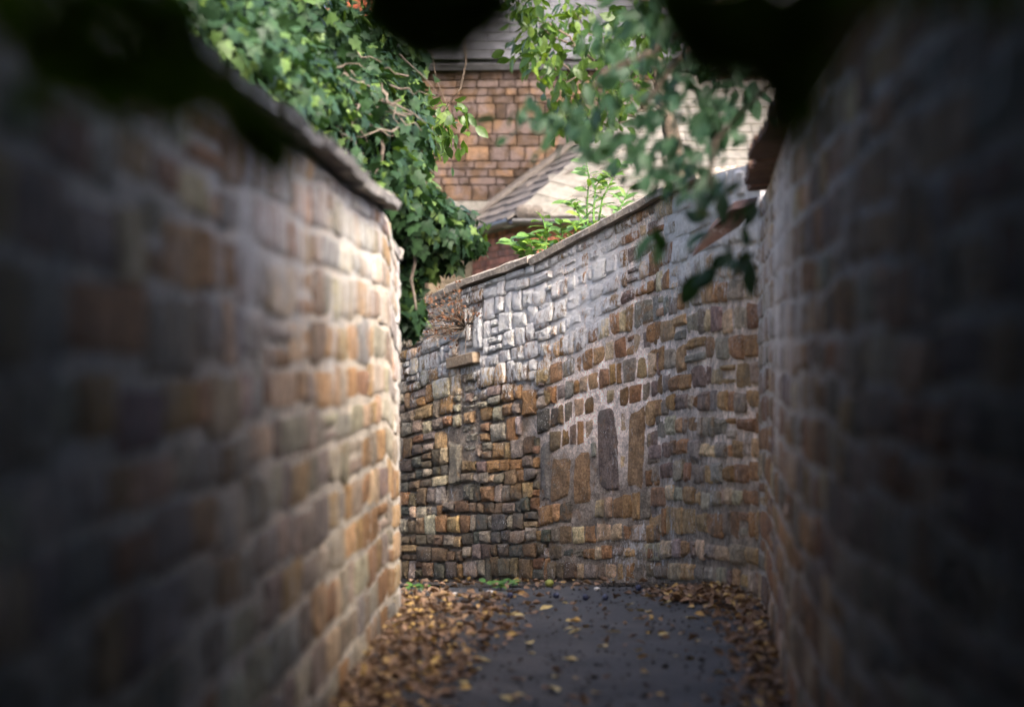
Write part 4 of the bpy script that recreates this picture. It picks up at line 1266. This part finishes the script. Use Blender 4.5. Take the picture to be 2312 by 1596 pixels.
# ------------------------------------------------------------------ dead weed on the back wall
dw = thing('dead_weed', tuple(at(1055, 745, 16.55)), 'dried brown weed with wiry stems rooted high in the back wall', 'weed')
rootp = Vector(BACK.P(float(BACK.s_at_px(1056)), float(BACK.t_at(float(BACK.s_at_px(1056)), 742)), .02))
dleaf = []
for k in range(70):
    an = random.uniform(R(95), R(205)) if k > 6 else random.uniform(R(40), R(280))
    ln = random.uniform(.12, .42) if k > 6 else random.uniform(.15, .25)
    tipv = rootp + Vector((math.cos(an) * ln, -random.uniform(.03, .28), math.sin(an) * ln))
    pts = wiggle(rootp, tipv, 4, .06)
    link('stem', mesh_data('stem', *tube(pts, [.004, .003, .0028, .002, .001], 4), M_TWIG if k % 3 == 0 else M_BARK), dw)
    if k % 3:
        for m in range(7):
            q = pts[random.randrange(1, 4)].lerp(pts[4], random.random() * .7); dleaf.append(q + Vector((random.gauss(0, .016), random.gauss(0, .016), random.gauss(0, .016))))
p = np.array(dleaf); n = len(p)
leaves(dw, [curled_leaf()], p, leaf_matrices(p, rg.normal(size=(n, 3)), rg.normal(size=(n, 3)), .022 * rg.uniform(.6, 1.4, n)), M_DEAD, 0, rest='dry_leaves')

# ------------------------------------------------------------------ litter on the path
def on_ground(x, y, d=None):
    """picture point -> point on the path"""
    z = 0.0
    for _ in range(12):
        d_ = (EYE - z) * F / (y - 798)
        z = float(ground_z(0, d_))
    return Vector(((x - 1156) / F * d_, d_, z))
lx = lambda d: np.interp(d, LEFT.y[:np.argmax(LEFT.y > 12.0)], LEFT.x[:np.argmax(LEFT.y > 12.0)])
rx = lambda d: np.interp(d, np.concatenate([RIGHT.y, BACK.y[:200]]), np.concatenate([RIGHT.x, BACK.x[:200]]))
P_ = []
def drift(n, d0, d1, inner_f, outer_f, hmax):
    d = rg.uniform(d0, d1, n)
    a = inner_f(d); w_ = outer_f(d) - a
    edge = .75 + .5 * fbm(d * 2.2, d * 0 + .5, 33, 3)
    u = rg.beta(.9, 1.7, n) * edge
    x = a + w_ * u
    z = ground_z(x, d) + .012 + hmax * np.clip(1 - u, 0, 1) ** 1.5 * rg.random(n) * (.5 + fbm(x * 5, d * 5, 12, 2))
    return np.stack([x, d, z], -1)
P_.append(drift(3600, 4.5, 13.1, lambda d: lx(d) + .01, lambda d: np.interp(d, [5, 9, 11, 12.5, 13.2], [-.15, -.19, .0, .06, .16]), .045))
P_.append(drift(1700, 5, 13.4, lambda d: rx(d) - .01, lambda d: np.interp(d, [5, 9, 11, 12.6, 13.4], [.5, .8, .94, .95, .85]), .04))
P_.append(drift(500, 12.6, 13.5, lambda d: 0 * d + 1.2, lambda d: 0 * d + .7, .05))
sx = rg.uniform(-.55, 1.1, 420); sd = rg.uniform(5, 14.5, 420)
P_.append(np.stack([sx, sd, ground_z(sx, sd) + .01], -1))
sx = rg.uniform(-.9, .8, 160); sd = rg.uniform(13.4, 16.0, 160)
P_.append(np.stack([sx, sd, ground_z(sx, sd) + .03], -1))
p = np.concatenate(P_); n = len(p)
bxd = np.interp(p[:, 0], BACK.x[::-1], BACK.y[::-1])
p = p[p[:, 1] < bxd - .03]; n = len(p)
dr = rg.normal(size=(n, 3)); dr[:, 2] *= .25
nr_ = np.array([0, 0, 1.0]) + rg.normal(size=(n, 3)) * .45
A = leaf_matrices(p, nr_, dr, .045 * rg.uniform(.4, 1.4, n))
sh = [curled_leaf(), curled_leaf(.28, .3), oval_leaf(.3, .12)]
Vs, Ps, off = [], {}, 0
for si, s_ in enumerate(sh):
    ids = np.arange(n)[np.arange(n) % 3 == si]
    sv = np.array(s_[0]); W = np.einsum('nij,vj->nvi', A[ids], sv) + p[ids][:, None, :]
    Vs.append(W.reshape(-1, 3)); base = off + np.arange(len(ids))[:, None] * len(sv)
    for f in s_[1]: Ps.setdefault(len(f), []).append(base + np.array(f)[None, :])
    off += len(ids) * len(sv)
o = link('leaf_litter', big_mesh('leaf_litter', np.concatenate(Vs), [np.concatenate(v) for v in Ps.values()], M_LITTER))
tag(o, 'drifts of brown autumn leaves along both sides of the path', 'leaves', kind='stuff')

flm = [mesh_data('fallen_leaf', *curled_leaf(.32, .14), M_FALLEN), mesh_data('fallen_leaf', *oval_leaf(.27, .1, .02), M_FALLEN)]
spots = [(1483, 265), (1540, 268), (1205, 315), (1160, 355), (1180, 372), (1420, 365), (1585, 380), (1355, 430), (1485, 450), (995, 455), (1228, 492), (785, 495), (785, 535), (1720, 480), (1110, 570), (1135, 637), (1325, 643), (940, 655), (870, 655), (1835, 542), (945, 290), (1150, 230), (1050, 265), (1450, 245), (1605, 235), (1710, 300), (1790, 290), (1250, 340), (1000, 410), (1665, 475), (730, 600), (1780, 400), (920, 290), (985, 290), (1470, 270)]
for i, (cx, cy) in enumerate(spots):
    g_ = on_ground(693 + cx * .5, 1248 + cy * .5)
    o = link('fallen_leaf', flm[i % 2], None, g_ + Vector((0, 0, .008)))
    o.rotation_euler = (random.uniform(-.3, .3), random.uniform(-.3, .3), random.uniform(0, 6.28))
    s_ = random.uniform(.055, .085); o.scale = (s_, s_, s_)
    tag(o, 'single pale yellow fallen leaf lying on the open dark asphalt', 'leaf', 'scattered yellow leaves on the path')

def ball(r, seg=12, rings=8, sx=1, sy=1, sz=1, crease=0.0, jit=0.0, rr=random):
    V = [(0, 0, -r * sz)]
    for i in range(1, rings):
        th = math.pi * i / rings
        for k in range(seg):
            ph = 2 * math.pi * k / seg
            q = r * (1 - crease * math.exp(-((ph - math.pi) / .35) ** 2) * math.sin(th)) * (1 + rr.uniform(-jit, jit))
            V.append((q * sx * math.sin(th) * math.cos(ph), q * sy * math.sin(th) * math.sin(ph), -q * sz * math.cos(th)))
    V.append((0, 0, r * sz * (1 - crease)))
    Fs = [(0, 1 + (k + 1) % seg, 1 + k) for k in range(seg)]
    for i in range(rings - 2):
        for k in range(seg):
            a_ = 1 + i * seg + k; b_ = 1 + i * seg + (k + 1) % seg
            Fs.append((a_, b_, b_ + seg, a_ + seg))
    t_ = len(V) - 1; s_ = 1 + (rings - 2) * seg
    Fs += [(s_ + k, s_ + (k + 1) % seg, t_) for k in range(seg)]
    return V, Fs
pm = mesh_data('plum', *ball(.017, 14, 9, 1, 1, 1.08, .1), M_PLUM)
pst = mesh_data('stalk', *tube([(0, 0, .015), (.003, 0, .022), (.007, .002, .027)], .0012, 5), M_BARK)
for (cx, cy, lb) in ((1125, 200, 'leftmost of the three blue-black plums in a row in the middle of the path'), (1258, 210, 'middle one of the three blue-black plums in a row on the path'),
                     (1347, 210, 'rightmost of the three blue-black plums in a row on the path'), (1498, 165, 'blue-black plum by the leaf drift at the foot of the bend'),
                     (480, 213, 'blue-black plum in the leaves at the foot of the left wall end'), (918, 200, 'small dark plum at the edge of the left leaf drift')):
    g_ = on_ground(693 + cx * .5, 1248 + cy * .5 + 3)
    t_ = thing('plum', tuple(g_), lb, 'plum', 'fallen plums on the path')
    o = link('fruit', pm, t_, g_ + Vector((0, 0, .018))); o.rotation_euler = (random.uniform(-.6, .6), random.uniform(-.6, .6), random.uniform(0, 6))
    o2 = link('stalk', pst, o)
g_ = on_ground(1240, 1326)
t_ = thing('windfall_fruit', tuple(g_), 'small yellow-green windfall fruit by the back wall foot', 'fruit')
link('fruit', mesh_data('fruit', *ball(.026, 14, 9, 1, 1, .9, .05), M_GREENF), t_, g_ + Vector((0, 0, .025)))
link('stalk', mesh_data('stalk', *tube([(0, 0, .02), (.002, 0, .03), (.006, 0, .036)], .0015, 5), M_BARK), t_, g_ + Vector((0, 0, .025)))
for (cx, cy, lb, r_) in ((525, 172, 'whitish pebble beside the small weed near the left wall end', .022), (828, 183, 'largest whitish pebble, just below the green weed clump', .024), (1310, 160, 'small white pebble at the foot of the back wall', .016), (670, 180, 'tiny pale pebble between the two weeds', .012)):
    g_ = on_ground(693 + cx * .5, 1248 + cy * .5 + 4)
    o = link('pebble', mesh_data('pebble', *ball(r_, 10, 7, 1.4, 1, .65, 0, .09), M_PEB), None, g_ + Vector((0, 0, r_ * .5)))
    o.rotation_euler = (0, 0, random.uniform(0, 6)); tag(o, lb, 'pebble', 'pale pebbles by the back wall')
def weed(px, py, w_, nl, lb, sz, lift=.5):
    g_ = on_ground(px, py)
    t_ = thing('weed', tuple(g_), lb, 'weed', 'green weeds at the foot of the wall')
    P2 = np.tile(np.array(g_), (nl, 1)) + np.stack([rg.normal(size=nl) * w_, rg.normal(size=nl) * w_ * .5, rg.uniform(.005, .04, nl)], -1)
    an = rg.uniform(0, 6.28, nl)
    D2 = np.stack([np.cos(an), np.sin(an), rg.uniform(.1, lift, nl)], -1)
    leaves(t_, [oval_leaf(.25, .05, .15)], P2, leaf_matrices(P2, np.tile([0, -.4, 1.0], (nl, 1)), D2, sz * rg.uniform(.7, 1.2, nl)), M_WEED, 300)
    link('stem', mesh_data('stem', *tube([g_, g_ + Vector((.005, 0, .03)), g_ + Vector((0, .01, .05))], [.004, .003, .002], 5), M_WEED), t_)
weed(1130, 1331, .04, 16, 'largest clump of green weed on the soil below the blocked hole', .085)
weed(938, 1340, .025, 20, 'small green weed beside the end of the left wall', .05)
weed(1440, 1318, .07, 30, 'flat mossy weed patch at the foot of the wall near the bend', .035, .2)
weed(1000, 1312, .06, 24, 'thin low weed far along the foot of the back wall', .03, .3)

# loose crumbs of stone and soil along the wall foot
P2 = []
for k in range(1500):
    u = random.uniform(0, float(BACK.s_at_px(860)))
    o_ = abs(random.gauss(0, .18)) + .02
    q = BACK.P(u, 0, o_)
    P2.append((q[0], q[1], float(ground_z(q[0], q[1])) + .012, random.uniform(.005, .016) * (1.6 if random.random() < .08 else 1)))
for k in range(1300):
    y_ = random.uniform(5, 14.5); x_ = random.uniform(-.6, 1.25)
    P2.append((x_, y_, float(ground_z(x_, y_)) + .008, random.uniform(.003, .0075) * (2 if random.random() < .04 else 1)))
V, Fs = [], []
for x, y, z, s_ in P2:
    o_ = len(V)
    bv, bf = ball(s_, 5, 4, random.uniform(.8, 1.5), random.uniform(.8, 1.4), .7, 0, .2)
    V += [(x + a_[0], y + a_[1], z + a_[2]) for a_ in bv]; Fs += [tuple(i + o_ for i in f) for f in bf]
o = link('rubble', mesh_data('rubble', V, Fs, M_SOIL, False))
tag(o, 'loose grit and stone crumbs on the path and along the foot of the back wall', 'rubble', kind='stuff')
